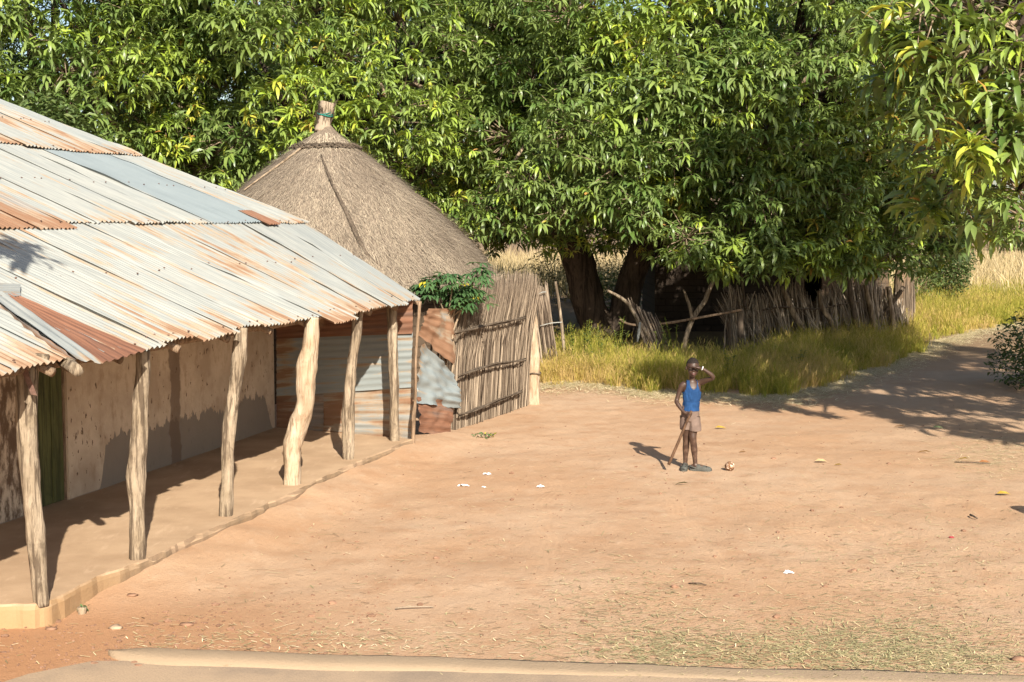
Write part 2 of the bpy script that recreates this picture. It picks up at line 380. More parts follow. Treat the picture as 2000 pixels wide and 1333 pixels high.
THATCHS = m_tone('thatch_straw', [(0.0, (0.14, 0.110, 0.082)), (0.4, (0.285, 0.23, 0.172)), (0.75, (0.41, 0.34, 0.25)), (1.0, (0.58, 0.48, 0.35))], 0.85, 0.0, 0.15)
REED = m_straw('dry_reed', [(0.25, (0.07, 0.050, 0.036)), (0.5, (0.175, 0.132, 0.096)), (0.75, (0.31, 0.245, 0.18))])
REEDT = m_tone('reed_fringe', [(0.0, (0.08, 0.058, 0.042)), (0.5, (0.195, 0.148, 0.108)), (1.0, (0.36, 0.285, 0.21))], 0.85, 0.0, 0.15)
REEDG = m_straw('grey_brush_stick', [(0.25, (0.14, 0.115, 0.09)), (0.5, (0.32, 0.265, 0.21)), (0.75, (0.48, 0.40, 0.31))])
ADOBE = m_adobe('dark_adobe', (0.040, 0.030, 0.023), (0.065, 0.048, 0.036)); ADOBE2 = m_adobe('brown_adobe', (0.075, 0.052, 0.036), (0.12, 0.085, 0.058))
STONE = m_plain('field_stone', (0.42, 0.29, 0.20), 0.9, 0.15, 0.4, 9); STONER = m_plain('laterite_stone', (0.27, 0.155, 0.10), 0.95, 0.1, 0.4, 12)
PAPER = m_plain('white_paper', (0.82, 0.82, 0.82), 0.8, 0.2, 0.12, 25)
RAG = m_plain('faded_cloth', (0.40, 0.40, 0.37), 0.9, 0.1, 0.4, 20)
STRAPM = m_plain('rusty_strap', (0.16, 0.085, 0.06), 0.6, 0.4, 0.4, 30, 0.3)
DOORSHADE = m_plain('doorway_shade', (0.02, 0.016, 0.012), 1.0, 0.0, 0.3, 4)

# ------------------------------------------------------------------ ground
def grid_axis(a, b, fine0, fine1, fs, grow=1.35):
    xs = list(np.arange(fine0, fine1 + 1e-6, fs)); s = fs; x = fine1
    while x < b: s *= grow; x += s; xs.append(min(x, b))
    s = fs; x = fine0
    while x > a: s *= grow; x -= s; xs.insert(0, max(x, a))
    return np.array(xs)
EDGE_A = gp(150, 1150, 0.1); EDGE_B = gp(806, 868, 0.05); EDGE_D = (EDGE_B - EDGE_A); EDGE_L = EDGE_D.length; EDGE_D.normalize()
def bank(x, y):
    r = Vector((x, y, 0)) - Vector((EDGE_A.x, EDGE_A.y, 0)); t = r.x * EDGE_D.x + r.y * EDGE_D.y; d = r.x * EDGE_D.y - r.y * EDGE_D.x
    if t < -0.3 or t > EDGE_L + 1.5: return 0.0
    k = min(1, (t + .3) / 1.0) * min(1, (EDGE_L + 1.5 - t) / 1.2); f = max(0, 1 - abs(d) / 0.9)
    return 0.12 * k * (1 + .25 * n3(x * 2.2, y * 2.2, 5.5)) * f * f * (3 - 2 * f)
def ground_h(x, y):
    if not (-9 < x < 14 and 10.0 < y < 34): return 0.0
    e = min(1.0, (y - 10.0) / 1.0) * min(1.0, (34 - y) / 4)
    return bank(x, y) + e * (0.020 * n3(x * 0.9, y * 0.9, 3.3) + 0.011 * n3(x * 3.1, y * 3.1, 7.1) + 0.009 * n3(x * 5.5, y * 5.5, 1.2))
gx = grid_axis(-600, 600, -7, 12, 0.12); gy = grid_axis(-120, 900, 9.2, 27, 0.12)
gv = np.zeros((len(gy), len(gx), 3)); gv[..., 0] = gx[None]; gv[..., 1] = gy[:, None]
for j in range(len(gy)):
    for i in range(len(gx)): gv[j, i, 2] = ground_h(gx[i], gy[j])
nx, ny = len(gx), len(gy)
ii = (np.arange(ny - 1)[:, None] * nx + np.arange(nx - 1)[None]).ravel()
gt = np.concatenate([np.stack([ii, ii + 1, ii + nx + 1], 1), np.stack([ii, ii + nx + 1, ii + nx], 1)])
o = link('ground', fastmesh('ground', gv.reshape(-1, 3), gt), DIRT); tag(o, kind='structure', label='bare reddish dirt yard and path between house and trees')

# road with its flush concrete edge along the bottom of the picture
KL = gp(222, 1262, 0.03); KR = gp(2000, 1312, 0.03); kd = (KR - KL).normalized(); kn = Vector((kd.y, -kd.x, 0))   # towards the camera
def strip_mesh(name, path_far, path_near, z0, z1, mat, nz=0.012, seed=0):
    mb = MB(); n = len(path_far); vs = []; zk = z1
    for p, q in zip(path_far, path_near):
        z1 = zk * max(0.36, 1 - max(0, (p - path_far[0]).length - 1.0) / 3.5)
        rows = [p + Vector((0, 0, z0 - 0.1)), p + Vector((0, 0, z1 * 0.7 + nz * n3(p.x * 4, p.y * 4, seed))), p.lerp(q, 0.12) + Vector((0, 0, z1)),
                p.lerp(q, 0.55) + Vector((0, 0, z1)), q + Vector((0, 0, 0.006)), q + Vector((0, 0, z0 - 0.1))]
        vs += rows
    fs = [(i * 6 + k, i * 6 + k + 1, (i + 1) * 6 + k + 1, (i + 1) * 6 + k) for i in range(n - 1) for k in range(5)]
    fs += [(0, 5, 4, 3, 2, 1), tuple((n - 1) * 6 + k for k in range(6))]
    mb.add(vs, fs); return build(name, mb, mat)
far = []; near = []
for i in range(80):
    t = i / 79; s_ = t ** 1.3 * 16
    wob = 0.05 * n3(s_ * 1.1, 2.2, 0) + 0.03 * n3(s_ * 5, 1.1, 0)
    wid = (0.30 + 0.14 * n3(s_ * 0.9, 7, 0)) * min(1, math.sqrt(0.12 + s_ / 0.35))
    base = KL + kd * s_; base.z = 0
    far.append(base + kn * wob + kn * (0.10 * max(0, 1 - s_ / 0.3) ** 2)); near.append(base + kn * (wob + wid))
o = strip_mesh('kerb', far, near, 0, 0.034, CONC, 0.004); tag(o, kind='structure', label='worn flush concrete road edge with a rounded broken end')
mb = MB(); vs = []; n = 60
for i in range(n):
    s_ = i / (n - 1) * 18 - 0.35
    base = KL + kd * s_; base.z = 0.008
    nearcut = 0.22 + 0.06 * n3(s_ * 2, 3, 0)
    vs.append(base + kn * (nearcut + max(0, -s_) * 1.0)); vs.append(base + kn * 12 + kd * -6)
vs2 = []
mb.add(vs, [(2 * i, 2 * i + 1, 2 * i + 3, 2 * i + 2) for i in range(n - 1)])
o = build('road', mb, ASPH, smooth=False); tag(o, kind='structure', label='dust covered tarmac road along the bottom edge')

# ------------------------------------------------------------------ the mud house with its veranda
TH = math.atan(690 / F); A = Vector((math.sin(TH), math.cos(TH), 0)); NIN = Vector((-math.cos(TH), math.sin(TH), 0))   # along the house, and into it
ZS = 0.17; ZE = 1.87; SLOPE = 0.42
P3B = gp(440, 1006, ZS)                       # foot of the third post fixes the post line
def pline(t): return P3B + A * t              # t metres along the post line
EAVE0 = P3B - NIN * 0.26 + Vector((0, 0, ZE - ZS))
B = (NIN + Vector((0, 0, SLOPE))); Blen = B.length; NR = A.cross(B).normalized()
if NR.z < 0: NR = -NR
def roof_tr(px, py):
    q = onplane(px, py, EAVE0, NR) - EAVE0
    return q.dot(A), q.dot(NIN)
def roofp(t, r, lift=0.0): return EAVE0 + A * t + B * r + NR * lift
WB = gp(537, 836, ZS); WOFF = (WB - P3B).dot(NIN); WT0 = (WB - P3B).dot(A)
def wallp(u, v, off=0.0):                     # u runs from the far corner towards the camera
    return P3B + NIN * (WOFF + off) + A * (WT0 - u) + Vector((0, 0, v))
house = thing('mud_house', P3B, 'low tan mud plastered house with pale rusting corrugated roof over a log post veranda', 'house')
# veranda floor
edge = [gp(-260, 1186, ZS), gp(0, 1181, ZS), gp(70, 1180, ZS), gp(98, 1172, ZS), gp(200, 1122, ZS), gp(290, 1091, ZS), gp(345, 1062, ZS), gp(450, 1016, ZS), gp(560, 967, ZS),
        gp(660, 918, ZS), gp(740, 884, ZS), gp(806, 858, ZS)]
ep = []
for i in range(len(edge) - 1):
    for k in range(9): ep.append(edge[i].lerp(edge[i + 1], k / 9))
ep.append(edge[-1]); mb = MB(); vs = []
from mathutils.geometry import tessellate_polygon
rim = []
for i, p in enumerate(ep):
    out = Vector((0.55, -0.83, 0)) if i > 21 else Vector((0.05, -1, 0))
    p = p + out * (0.028 * n3(p.x * 3, p.y * 3, 9) + 0.022 * n3(p.x * 9, p.y * 9, 2) - 0.10 * max(0, n3(p.x * 4, p.y * 4, 21) - 0.2)); rim.append(p)
    chip = 0.09 * max(0, n3(p.x * 5, p.y * 5, 31) - 0.1)
    vs += [p, p + out * 0.015 + Vector((0, 0, -0.014 - chip)), p + out * (0.03 + 0.02 * n3(p.x * 6, p.y * 6, 4)) + Vector((0, 0, -0.04)), p + out * (0.05 + 0.03 * n3(p.x * 4, p.y * 4, 5)) + Vector((0, 0, -0.30))]
fs = [(i * 4 + k, i * 4 + k + 1, (i + 1) * 4 + k + 1, (i + 1) * 4 + k) for i in range(len(ep) - 1) for k in range(3)]
mb.add(vs, fs)
poly = rim + [wallp(0, 0, 0.25) + A * 0.1, wallp(14, 0, 0.25)]
mb.add(poly, tessellate_polygon([poly]))
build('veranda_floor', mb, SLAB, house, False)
# walls: front wall with a doorway, then the closing walls
def wallbox(mb, u0, u1, v0, v1, thick=0.22):
    nu = max(2, int(abs(u1 - u0) / 0.15)); nv = max(2, int((v1 - v0) / 0.15)); vs = []; uv = []
    for j in range(nv + 1):
        for i in range(nu + 1):
            u = lerp(u0, u1, i / nu); v = lerp(v0, v1, j / nv)
            edgef = 0 if i in (0, nu) else 1
            vs.append(wallp(u, v, 0.02 * edgef * n3(u * 1.3, v * 1.3, 5))); uv.append((u, v))
    fs = [(j * (nu + 1) + i, j * (nu + 1) + i + 1, (j + 1) * (nu + 1) + i + 1, (j + 1) * (nu + 1) + i) for j in range(nv) for i in range(nu)]
    mb.add(vs, fs, uv)
    for (ua, ub) in ((u0, u0), (u1, u1)):
        q = [wallp(ua, v0), wallp(ua, v1), wallp(ua, v1, thick), wallp(ua, v0, thick)]
        mb.add(q, [(0, 1, 2, 3)], [(ua, v0), (ua, v1), (ua + thick, v1), (ua + thick, v0)])
    q = [wallp(u0, v0), wallp(u1, v0), wallp(u1, v0, thick), wallp(u0, v0, thick)]
    mb.add(q, [(0, 1, 2, 3)], [(u0, v0), (u1, v0), (u1, v0), (u0, v0)])
def wall_u(px, py): return WT0 - (onplane(px, py, WB, NIN) - P3B).dot(A)
UD1 = wall_u(133, 860); UD0 = wall_u(58, 880)        # door edges
WH = 2.42
WU = {'door': UD0 + 0.02, 'dado': wall_u(212, 950), 'streak': wall_u(341, 760)}; WALL = m_wall()
mb = MB(); wallbox(mb, 0, UD1, -0.02, WH); wallbox(mb, UD0, UD0 + 6.0, -0.02, WH); wallbox(mb, UD1, UD0, 1.85, WH)
# far gable wall and back wall
g0, g1 = wallp(0, -0.1), wallp(0, -0.1, 5.0)
for (p, q) in ((g0, g1), (g1, g1 - A * 14)):
    vs = [p, q, q + Vector((0, 0, WH + 0.1)), p + Vector((0, 0, WH + 0.1))]
    mb.add(vs, [(0, 1, 2, 3)], [(0, 0), (5, 0), (5, 2.4), (0, 2.4)])
build('wall', mb, WALL, house, smooth=True)
# door
door = build('door_frame', box(box(MB(), wallp(UD1 + 0.014, 0.92, 0.055), A * 0.014, NIN * 0.03, (0, 0, 0.93)), wallp(UD0 - 0.014, 0.92, 0.055), A * 0.014, NIN * 0.03, (0, 0, 0.93)), BEAM, house, False)
nd = 3
for k in range(nd):
    w = (UD0 - UD1 - 0.06) / nd; uc = UD1 + 0.03 + w * (k + 0.5)
    build('door_plank', box(MB(), wallp(uc, 0.92, 0.05 + 0.006 * (k % 2)), A * (w / 2 - 0.006), NIN * 0.015, (0, 0, 0.91)), DOORM, door, False)

# posts of the veranda: outline of each trunk from the photograph, at the depth of its own foot
POSTS = [([(53, 716, 42), (51, 800, 38), (57, 900, 38), (66, 1000, 37), (73, 1090, 32), (81, 1176, 27)], POST, 1.3),
         ([(279, 684, 26), (276, 760, 28), (272, 840, 31), (265, 930, 37), (268, 990, 31), (269, 1091, 32)], POST, 2.9),
         ([(471, 640, 24), (467, 700, 27), (455, 780, 26), (447, 850, 24), (445, 930, 24), (441, 1007, 29)], POST, 4.1),
         ([(611, 620, 24), (607, 665, 31), (600, 710, 38), (596, 745, 37), (596, 790, 32), (583, 830, 36), (571, 868, 38), (571, 905, 32), (571, 946, 31)], POSTB, 5.7),
         ([(700, 600, 19), (696, 650, 20), (687, 715, 19), (682, 780, 20), (680, 810, 25), (681, 845, 22), (680, 897, 20)], POST, 7.2),
         ([(765, 594, 19), (767, 660, 20), (769, 730, 18), (770, 800, 18), (771, 861, 19)], POST, 8.8)]
for pts, mat, sd in POSTS:
    foot = gp(pts[-1][0], pts[-1][1], ZS); Y = foot.y
    P = [at(x, y, Y) for x, y, w in pts]; rd = [w * Y / F / 2 for x, y, w in pts]
    P[-1].z -= 0.03; P[0].z = max(P[0].z, 1.80)
    build('veranda_post', tube(MB(), P[::-1], rd[::-1], 20, 0.27, sd, 9), mat, house)
foot = gp(807, 884, 0.0); Y = foot.y
build('veranda_post', tube(MB(), [at(806, 886, Y), at(808, 820, Y), at(811, 780, Y), at(812, 700, Y), at(815, 650, Y), at(820, 590, Y)], [.020, .030, .018, .016, .018, .022], 10, 0.25, 9.9, 5), BEAM, house)
# eave poles and rafters
for (ta, tb, sd) in ((-2.9, 0.9, 1), (0.7, 2.6, 2), (2.5, 3.8, 3), (3.7, 5.4, 4), (-5.2, -2.8, 5)):
    a, b = pline(ta) + Vector((0, 0, ZE - ZS - 0.005)), pline(tb) + Vector((0, 0, ZE - ZS - 0.005))
    pts = [a.lerp(b, k / 5) + Vector((0, 0, 0.025 * n3(sd, k, 0))) + NIN * 0.04 * n3(sd, k, 5) for k in range(6)]
    build('eave_pole', tube(MB(), pts, [0.045, 0.05, 0.048, 0.045, 0.043, 0.04], 10, 0.2, sd * 3.1, 3), BEAM, house)
for k, t in enumerate(np.arange(-5, 5.6, 0.95)):
    a = EAVE0 + A * t + B * 0.05 - NR * 0.075; b = EAVE0 + A * t + B * 5.9 - NR * 0.075
    build('rafter', stick(a, b, 0.035, 0.03, 7, 0.02, 0.15, k), BEAM, house)
Yb = gp(81, 1176, ZS).y
build('beam', tube(MB(), [at(-160, 760, Yb + .9), at(-40, 728, Yb + .3), at(20, 712, Yb - 0.03), at(60, 703, Yb - 0.05), at(95, 703, Yb - 0.05)], [.045, .045, .045, .048, .04], 12, 0.2, 6.6, 3), POST, house)
build('beam', stick(at(128, 706, Yb + 0.2), at(150, 724, Yb - 0.1), 0.055, 0.045, 9, 0, 0.3, 3.3), POST, house)
mb = MB(); s0, s1, s2 = at(41, 699, Yb - 0.13), at(52, 735, Yb - 0.12), at(67, 772, Yb - 0.13)
wv = Vector((0.022, 0, -0.004)); th_ = Vector((0, 0.003, 0))
vs = []
for p in (s0, s1, s2): vs += [p - wv - th_, p + wv - th_, p + wv + th_, p - wv + th_]
mb.add(vs, [(i * 4 + k, i * 4 + (k + 1) % 4, (i + 1) * 4 + (k + 1) % 4, (i + 1) * 4 + k) for i in range(2) for k in range(4)] + [(3, 2, 1, 0), (8, 9, 10, 11)])
build('iron_strap', mb, STRAPM, house, False)

# roof sheets: three courses of corrugated iron laid from the eave up, each sheet an object
PITCHC = 0.0762
def sheet(t0a, t1a, ra, t0b, t1b, rb, lift, col, seed, amp=0.012, edge_wave=0.03, curl=0.0, wav=0.009, label=None):
    """t0a..t1a along the house at r=ra (lower end), t0b..t1b at r=rb (upper end)"""
    wdt = t1a - t0a; ncol = max(6, int(round(wdt / PITCHC))) * 6; nrow = 14; vs = []; uv = []
    L = (rb - ra) * Blen
    for j in range(nrow + 1):
        f = j / nrow
        for i in range(ncol + 1):
            g = i / ncol; t = lerp(lerp(t0a, t1a, g), lerp(t0b, t1b, g), f)
            rlo = ra + edge_wave * n3(t * 2.3, seed, 0.5) + 0.010 * n3(t * 14, seed, 2.5); r = lerp(rlo, rb, f)
            h = lift + amp * math.cos(2 * math.pi * (i / 6)) + wav * n3(t * 1.2, r * 0.8, seed) + 0.009 * n3(t * 4, r * 1.5, seed + 3)
            h += curl * max(0, n3(t * 1.7, seed * 2, 4)) * (1 - f) ** 6
            e = max(0, 1 - g / 0.12); h += 0.05 * e * max(0, n3(r * 1.6, seed, 8.0) - 0.22)           # side laps gape a little
            e2 = max(0, (g - 0.86) / 0.14); h += 0.06 * e2 * max(0, n3(r * 1.6, seed, 18.0) - 0.18)
            vs.append(roofp(t, r, h)); uv.append((g * wdt, f * L))
    w = ncol + 1
    fs = [(j * w + i, j * w + i + 1, (j + 1) * w + i + 1, (j + 1) * w + i) for j in range(nrow) for i in range(ncol)]
    o = build('roof_sheet', MB().add(vs, fs, uv), IRON, house); o.color = (*col, 1)
    if label: o['label'] = label
    return o
tE, _ = roof_tr(836, 594); t1h, r1h = roof_tr(622, 452); t2h, r2h = roof_tr(290, 318); t3h, r3h = roof_tr(0, 207)
_, RS1 = roof_tr(300, 440); _, RS2 = roof_tr(150, 301); RS3 = r3h + 0.5
def tright(r): return interp([0, r1h, RS1 + 0.2, r2h, r3h], [tE, t1h, roof_tr(595, 433)[0], t2h, t3h], r)
TN = -5.6
rr = np.random.default_rng(3)
# lowest course; sheets fan out a little towards the far end
tl = []; t = tE
while t > TN: tl.append(t); t -= 0.66 + 0.06 * rr.random()
for k in range(len(tl) - 1):
    ta1, ta0 = tl[k], tl[k + 1] - 0.06
    fan = lambda q: q + (tright(RS1) - tE) * max(0, 1 - (tE - q) / 3.4)
    ru = 0.30 + 0.25 * rr.random(); 
    if k in (3, 4): ru = 0.62
    dz = 0.004 * (k % 2) + 0.003 * rr.random()
    col = (ru, 0, 0.0 if k else 0.15)
    lo = 0.0 + 0.15 * (rr.random() - 0.5) - (0.10 if k == 4 else 0)
    sheet(ta0, ta1, lo, fan(ta0), fan(ta1), RS1 + 0.12 + 0.08 * rr.random(), 0.012 + dz, col, k * 3.7 + 1, wav=0.010, curl=0.02)
# middle course
tG0 = roof_tr(392, 432)[0]; tG1 = roof_tr(520, 434)[0]
tl = [tright(RS1), tG1 - 0.0, tG0]; t = tG0
while t > TN - 2: t -= 0.62 + 0.1 * rr.random(); tl.append(t)
for k in range(len(tl) - 1):
    ta1, ta0 = tl[k], tl[k + 1] - 0.05
    top1 = ta1 + (tright(RS2) - tright(RS1)) * (1 if k == 0 else max(0, 1 - k * 0.35)); top0 = tl[k + 1] - 0.05 + (tright(RS2) - tright(RS1)) * max(0, 1 - (k + 1) * 0.35)
    if k == 1: col = (0.0, 0, 1.0); lab = 'plain blue grey roof sheet in the middle course'
    elif k in (7, 8, 9): col = (0.74, 0.25, 0.0); lab = None
    else: col = (0.22 + 0.3 * rr.random(), 0, 0.1 if k == 0 else 0.0); lab = None
    sheet(ta0, ta1, RS1 - 0.06 * rr.random() - (0.10 if k in (7, 8) else 0), top0, top1, RS2 + 0.15, 0.036 + 0.004 * (k % 2), col, k * 5.3 + 40, label=lab, curl=0.015)
tq = roof_tr(492, 434)[0]
sheet(tq, tq + 0.42, RS1 - 0.14, tq, tq + 0.42, RS1 + 0.30, 0.06, (0.9, 0.75, 0), 71, label='short rusty scrap sheet patching the seam')
# top course
tl = [tright(RS2)]; t = tl[0]
while t > TN - 4: t -= 0.68 + 0.1 * rr.random(); tl.append(t)
for k in range(len(tl) - 1):
    ta1, ta0 = tl[k], tl[k + 1] - 0.05; sh = (tright(r3h) - tright(RS2)) * max(0, 1 - k * 0.4); sh0 = (tright(r3h) - tright(RS2)) * max(0, 1 - (k + 1) * 0.4)
    col = (0.66 if k in (1, 2, 4) else 0.35, 0, 0.3 if k == 0 else 0)
    sheet(ta0, ta1, RS2 - 0.08 * rr.random(), ta0 + sh0, ta1 + sh, RS3, 0.060 + 0.004 * (k % 2), col, k * 4.1 + 90, curl=0.02)
# nail heads along the battens
mb = MB()
for r_ in (0.12, 1.25, RS1 - 0.02, RS1 + 1.1, RS2 - 0.02, RS2 + 1.0):
    lf = 0.030 if r_ < RS1 - .1 else (0.054 if r_ < RS2 - .1 else 0.078)
    t = TN
    while t < tright(r_) - .1:
        q = roofp(t, r_ + 0.03 * rr.normal(), lf); blob(mb, q, (.011, .011, .008), t, .2, 1); t += 0.1524 * rr.integers(1, 5) + .02 * rr.normal()
build('nail_heads', mb, STRAPM, house)['kind'] = 'stuff'
# the far slope behind the ridge, and the small rolled edge strips along the verge
vs = []; 
for t in np.linspace(TN - 4, tright(RS3 - 0.3), 40):
    q = roofp(t, RS3, 0.09); vs += [q, q + NIN * 5.0 - Vector((0, 0, 2.1))]
build('rear_roof', MB().add(vs, [(2 * i, 2 * i + 1, 2 * i + 3, 2 * i + 2) for i in range(39)], [(i * 0.02, 0) for i in range(80)]), IRON, house).color = (0.3, 0, 0, 1)
# near corner: brown sheet, pale hip strip and the sheet on the cut-off end slope
def quad_sheet(name, c00, c10, c11, c01, n1, n2, amp, ncor, axis, col, seed, label=None, parent=house, wav=0.012, ragged=0.0, mat=IRON):
    """corrugated patch between four corners (c00,c10 lower; c01,c11 upper); waves counted along axis 0 (across) or 1"""
    vs = []; uv = []; nm = (c10 - c00).cross(c01 - c00).normalized()
    if nm.dot(Vector((0, 0, CAMH)) - c00) < 0: nm = -nm
    W_ = (c10 - c00).length; H_ = (c01 - c00).length
    for j in range(n2 + 1):
        for i in range(n1 + 1):
            a, b = i / n1, j / n2
            if ragged:
                a2 = a; b2 = b
                if i == n1: a2 = 1 - ragged * abs(n3(b * 7, seed, 0.3))
                if i == 0: a2 = ragged * abs(n3(b * 6, seed, 5.3))
                if j == 0: b2 = ragged * 0.8 * abs(n3(a * 6, seed, 2.3))
                a, b = a2, b2
            p = c00.lerp(c10, a).lerp(c01.lerp(c11, a), b)
            q = a if axis == 0 else b
            h = amp * math.cos(2 * math.pi * q * ncor) + wav * n3(a * 3, b * 3, seed) + wav * 0.5 * n3(a * 8, b * 8, seed)
            vs.append(p + nm * h); uv.append((a * W_, b * H_) if axis == 0 else (b * H_, a * W_))
    w = n1 + 1
    o = build(name, MB().add(vs, [(j * w + i, j * w + i + 1, (j + 1) * w + i + 1, (j + 1) * w + i) for j in range(n2) for i in range(n1)], uv), mat, parent)
    o.color = (*col, 1)
    if label: o['label'] = label
    return o
def rp(px, py, lift): return onplane(px, py, EAVE0 + NR * lift, NR)
quad_sheet('roof_sheet', rp(190, 712, .042), rp(285, 684, .042), rp(22, 574, .042), rp(8, 580, .042), 40, 14, 0.008, 6, 0, (0.9, 0.95, 0), 3.3, 'flat brown rusted sheet at the near eave')
quad_sheet('roof_sheet', rp(152, 703, .058), rp(204, 712, .056), rp(6, 573, .056), rp(-50, 556, .056), 20, 14, 0.006, 2, 0, (0.35, 0, 0.1), 5.3, 'pale bent strip covering the near hip of the roof', ragged=0.04)
cc = rp(160, 705, .06); cl = at(0, 689, cc.y + 0.55); cl2 = at(-140, 682, cc.y + 1.1); up = rp(-40, 560, .06)
quad_sheet('roof_sheet', cl2, cc, rp(0, 595, .05), up + Vector((-0.6, 0.5, 0.02)), 40, 12, 0.008, 5, 0, (0.62, 0.55, 0), 7.3, 'rust brown sheet on the near end slope', ragged=0.06, wav=0.05)
quad_sheet('roof_sheet', rp(-40, 580, .05), rp(40, 579, .05), rp(40, 556, .05), rp(-40, 550, .05), 12, 6, 0.003, 1, 1, (0.4, 0, 0.0), 9.1, 'short pale capping piece near the hip', wav=0.006)

# ------------------------------------------------------------------ the corrugated iron screen closing the far end of the veranda
sc0 = gp(543, 836, ZS); sc1 = gp(800, 852, ZS)
screen = thing('iron_screen', sc0, 'patchwork screen of rusty and grey iron sheets closing the veranda end', 'fence')
YS0, YS1 = sc0.y, sc1.y
def sp(px, py, off=0.0):
    f = (px - 543) / (800 - 543); return at(px, py, lerp(YS0, YS1, f) + off)
quad_sheet('iron_sheet', sp(540, 775, 0), sp(803, 757, 0), sp(806, 646, 0), sp(540, 655, 0), 20, 54, 0.005, 9, 1, (0.46, 0, 0.62), 1.1, 'large grey blue sheet across the middle of the screen', screen)
quad_sheet('iron_sheet', sp(540, 662, -0.03), sp(806, 652, -0.03), sp(806, 588, -0.03), sp(540, 615, -0.03), 20, 30, 0.005, 5, 1, (0.9, 0.85, 0), 2.1, 'dark rusty sheet at the top of the screen', screen)
quad_sheet('iron_sheet', sp(540, 842, 0.04), sp(640, 852, 0.04), sp(640, 765, 0.04), sp(540, 772, 0.04), 14, 42, 0.005, 7, 1, (0.72, 0.4, 0), 3.1, None, screen)
quad_sheet('iron_sheet', sp(632, 852, 0.02), sp(806, 862, 0.02), sp(806, 754, 0.02), sp(632, 768, 0.02), 20, 42, 0.005, 7, 1, (0.72, 0.12, 0.2), 4.4, 'rust striped sheet at the foot of the screen', screen)
# scrap metal piece between screen and reed fence
scrap = thing('scrap_iron_patch', gp(850, 850), 'torn crumpled scrap iron sheets nailed beside the reed fence', 'fence')
Ya, Yb2 = gp(818, 868).y + 0.1, gp(885, 845).y
def cp(px, py, off=0.0): return at(px, py, lerp(Ya, Yb2, (px - 818) / 67) + off)
quad_sheet('iron_sheet', cp(817, 655, -.02), cp(889, 720, -.02), cp(891, 603, -.02), cp(832, 603, -.02), 20, 40, 0.006, 5, 1, (0.95, 0.25, 0), 6.1, 'orange rusted sheet at the top of the patch', scrap, wav=0.05, ragged=0.10)
quad_sheet('iron_sheet', cp(815, 790, -.10), cp(900, 800, -.10), cp(893, 735, -.12), cp(822, 668, -.10), 22, 40, 0.007, 5, 1, (0.25, 0, 0.85), 7.7, 'torn grey sheet in the middle of the patch', scrap, wav=0.07, ragged=0.16)
quad_sheet('iron_sheet', cp(816, 846, -.05), cp(880, 852, -.05), cp(890, 785, -.05), cp(816, 775, -.05), 20, 30, 0.006, 4, 1, (0.9, 0.8, 0), 8.3, 'brown rusted sheet at the foot of the patch', scrap, wav=0.05, ragged=0.12)

# ------------------------------------------------------------------ leaf and blade generators (numpy)
def leaf_geo(L, Wd, az, e0, droop, start=(0, 0, 0), roll=0.0, fold=0.22, st=(0, .33, .7, 1), wp=(0, .95, .72, 0)):
    """a pointed, folded, drooping leaf: 8 verts, 8 tris"""
    c = [np.array(start, float)]
    for i in range(1, 4):
        sm = (st[i] + st[i - 1]) / 2; e = e0 - droop * sm; ds = (st[i] - st[i - 1]) * L
        c.append(c[-1] + ds * np.array([math.cos(az) * math.cos(e), math.sin(az) * math.cos(e), math.sin(e)]))
    v = [c[0]]
    for i in (1, 2):
        e = e0 - droop * st[i]; sd = np.array([-math.sin(az), math.cos(az), 0.0]); nm = np.array([-math.cos(az) * math.sin(e), -math.sin(az) * math.sin(e), math.cos(e)])
        sd2 = sd * math.cos(roll) + nm * math.sin(roll); nm2 = nm * math.cos(roll) - sd * math.sin(roll)
        hw = Wd * wp[i] / 2
        v += [c[i] + sd2 * hw + nm2 * hw * fold, c[i] - nm2 * hw * fold * 0.3, c[i] - sd2 * hw + nm2 * hw * fold]
    v.append(c[3])
    return np.array(v)
LEAF_T = np.array([[0, 2, 1], [0, 3, 2], [1, 2, 5], [1, 5, 4], [2, 3, 6], [2, 6, 5], [4, 5, 7], [5, 6, 7]])
def rosette(rg, n=None, Lm=0.27):
    n = n or int(rg.integers(10, 15)); vs = []; ts = []; tn = []
    a0 = rg.random() * 6.28; bt = rg.normal(0, 0.04)
    for i in range(n):
        L = Lm * (0.75 + 0.5 * rg.random()); az = a0 + i * 2.4 + rg.normal(0, 0.25)
        e0 = math.radians(rg.uniform(-25, 55)); dr = math.radians(rg.uniform(45, 115))
        vs.append(leaf_geo(L, L * rg.uniform(0.18, 0.26), az, e0, dr, (0, 0, -0.10 * i / n), rg.normal(0, 0.35)))
        ts.append(LEAF_T + 8 * i); tn.append(np.full(8, rg.normal(0, 0.05) + (0.38 if rg.random() < 0.010 else 0)))
    return np.concatenate(vs), np.concatenate(ts), np.concatenate(tn) + bt
RGV = np.random.default_rng(77)
ROS = [rosette(RGV, None, 0.275) for _ in range(30)]
def light_version(r):
    """the same cluster with flat four-triangle leaves, for the mass of the crown"""
    v, t, tn = r; n = len(v) // 8; k = (np.arange(n)[:, None] * 8 + np.array([0, 1, 3, 4, 6, 7])[None]).ravel()
    T = np.concatenate([np.array([[0, 2, 1], [1, 2, 4], [1, 4, 3], [3, 4, 5]]) + 6 * i for i in range(n)]); return v[k], T, tn[k]
ROSL = [light_version(r) for r in ROS]
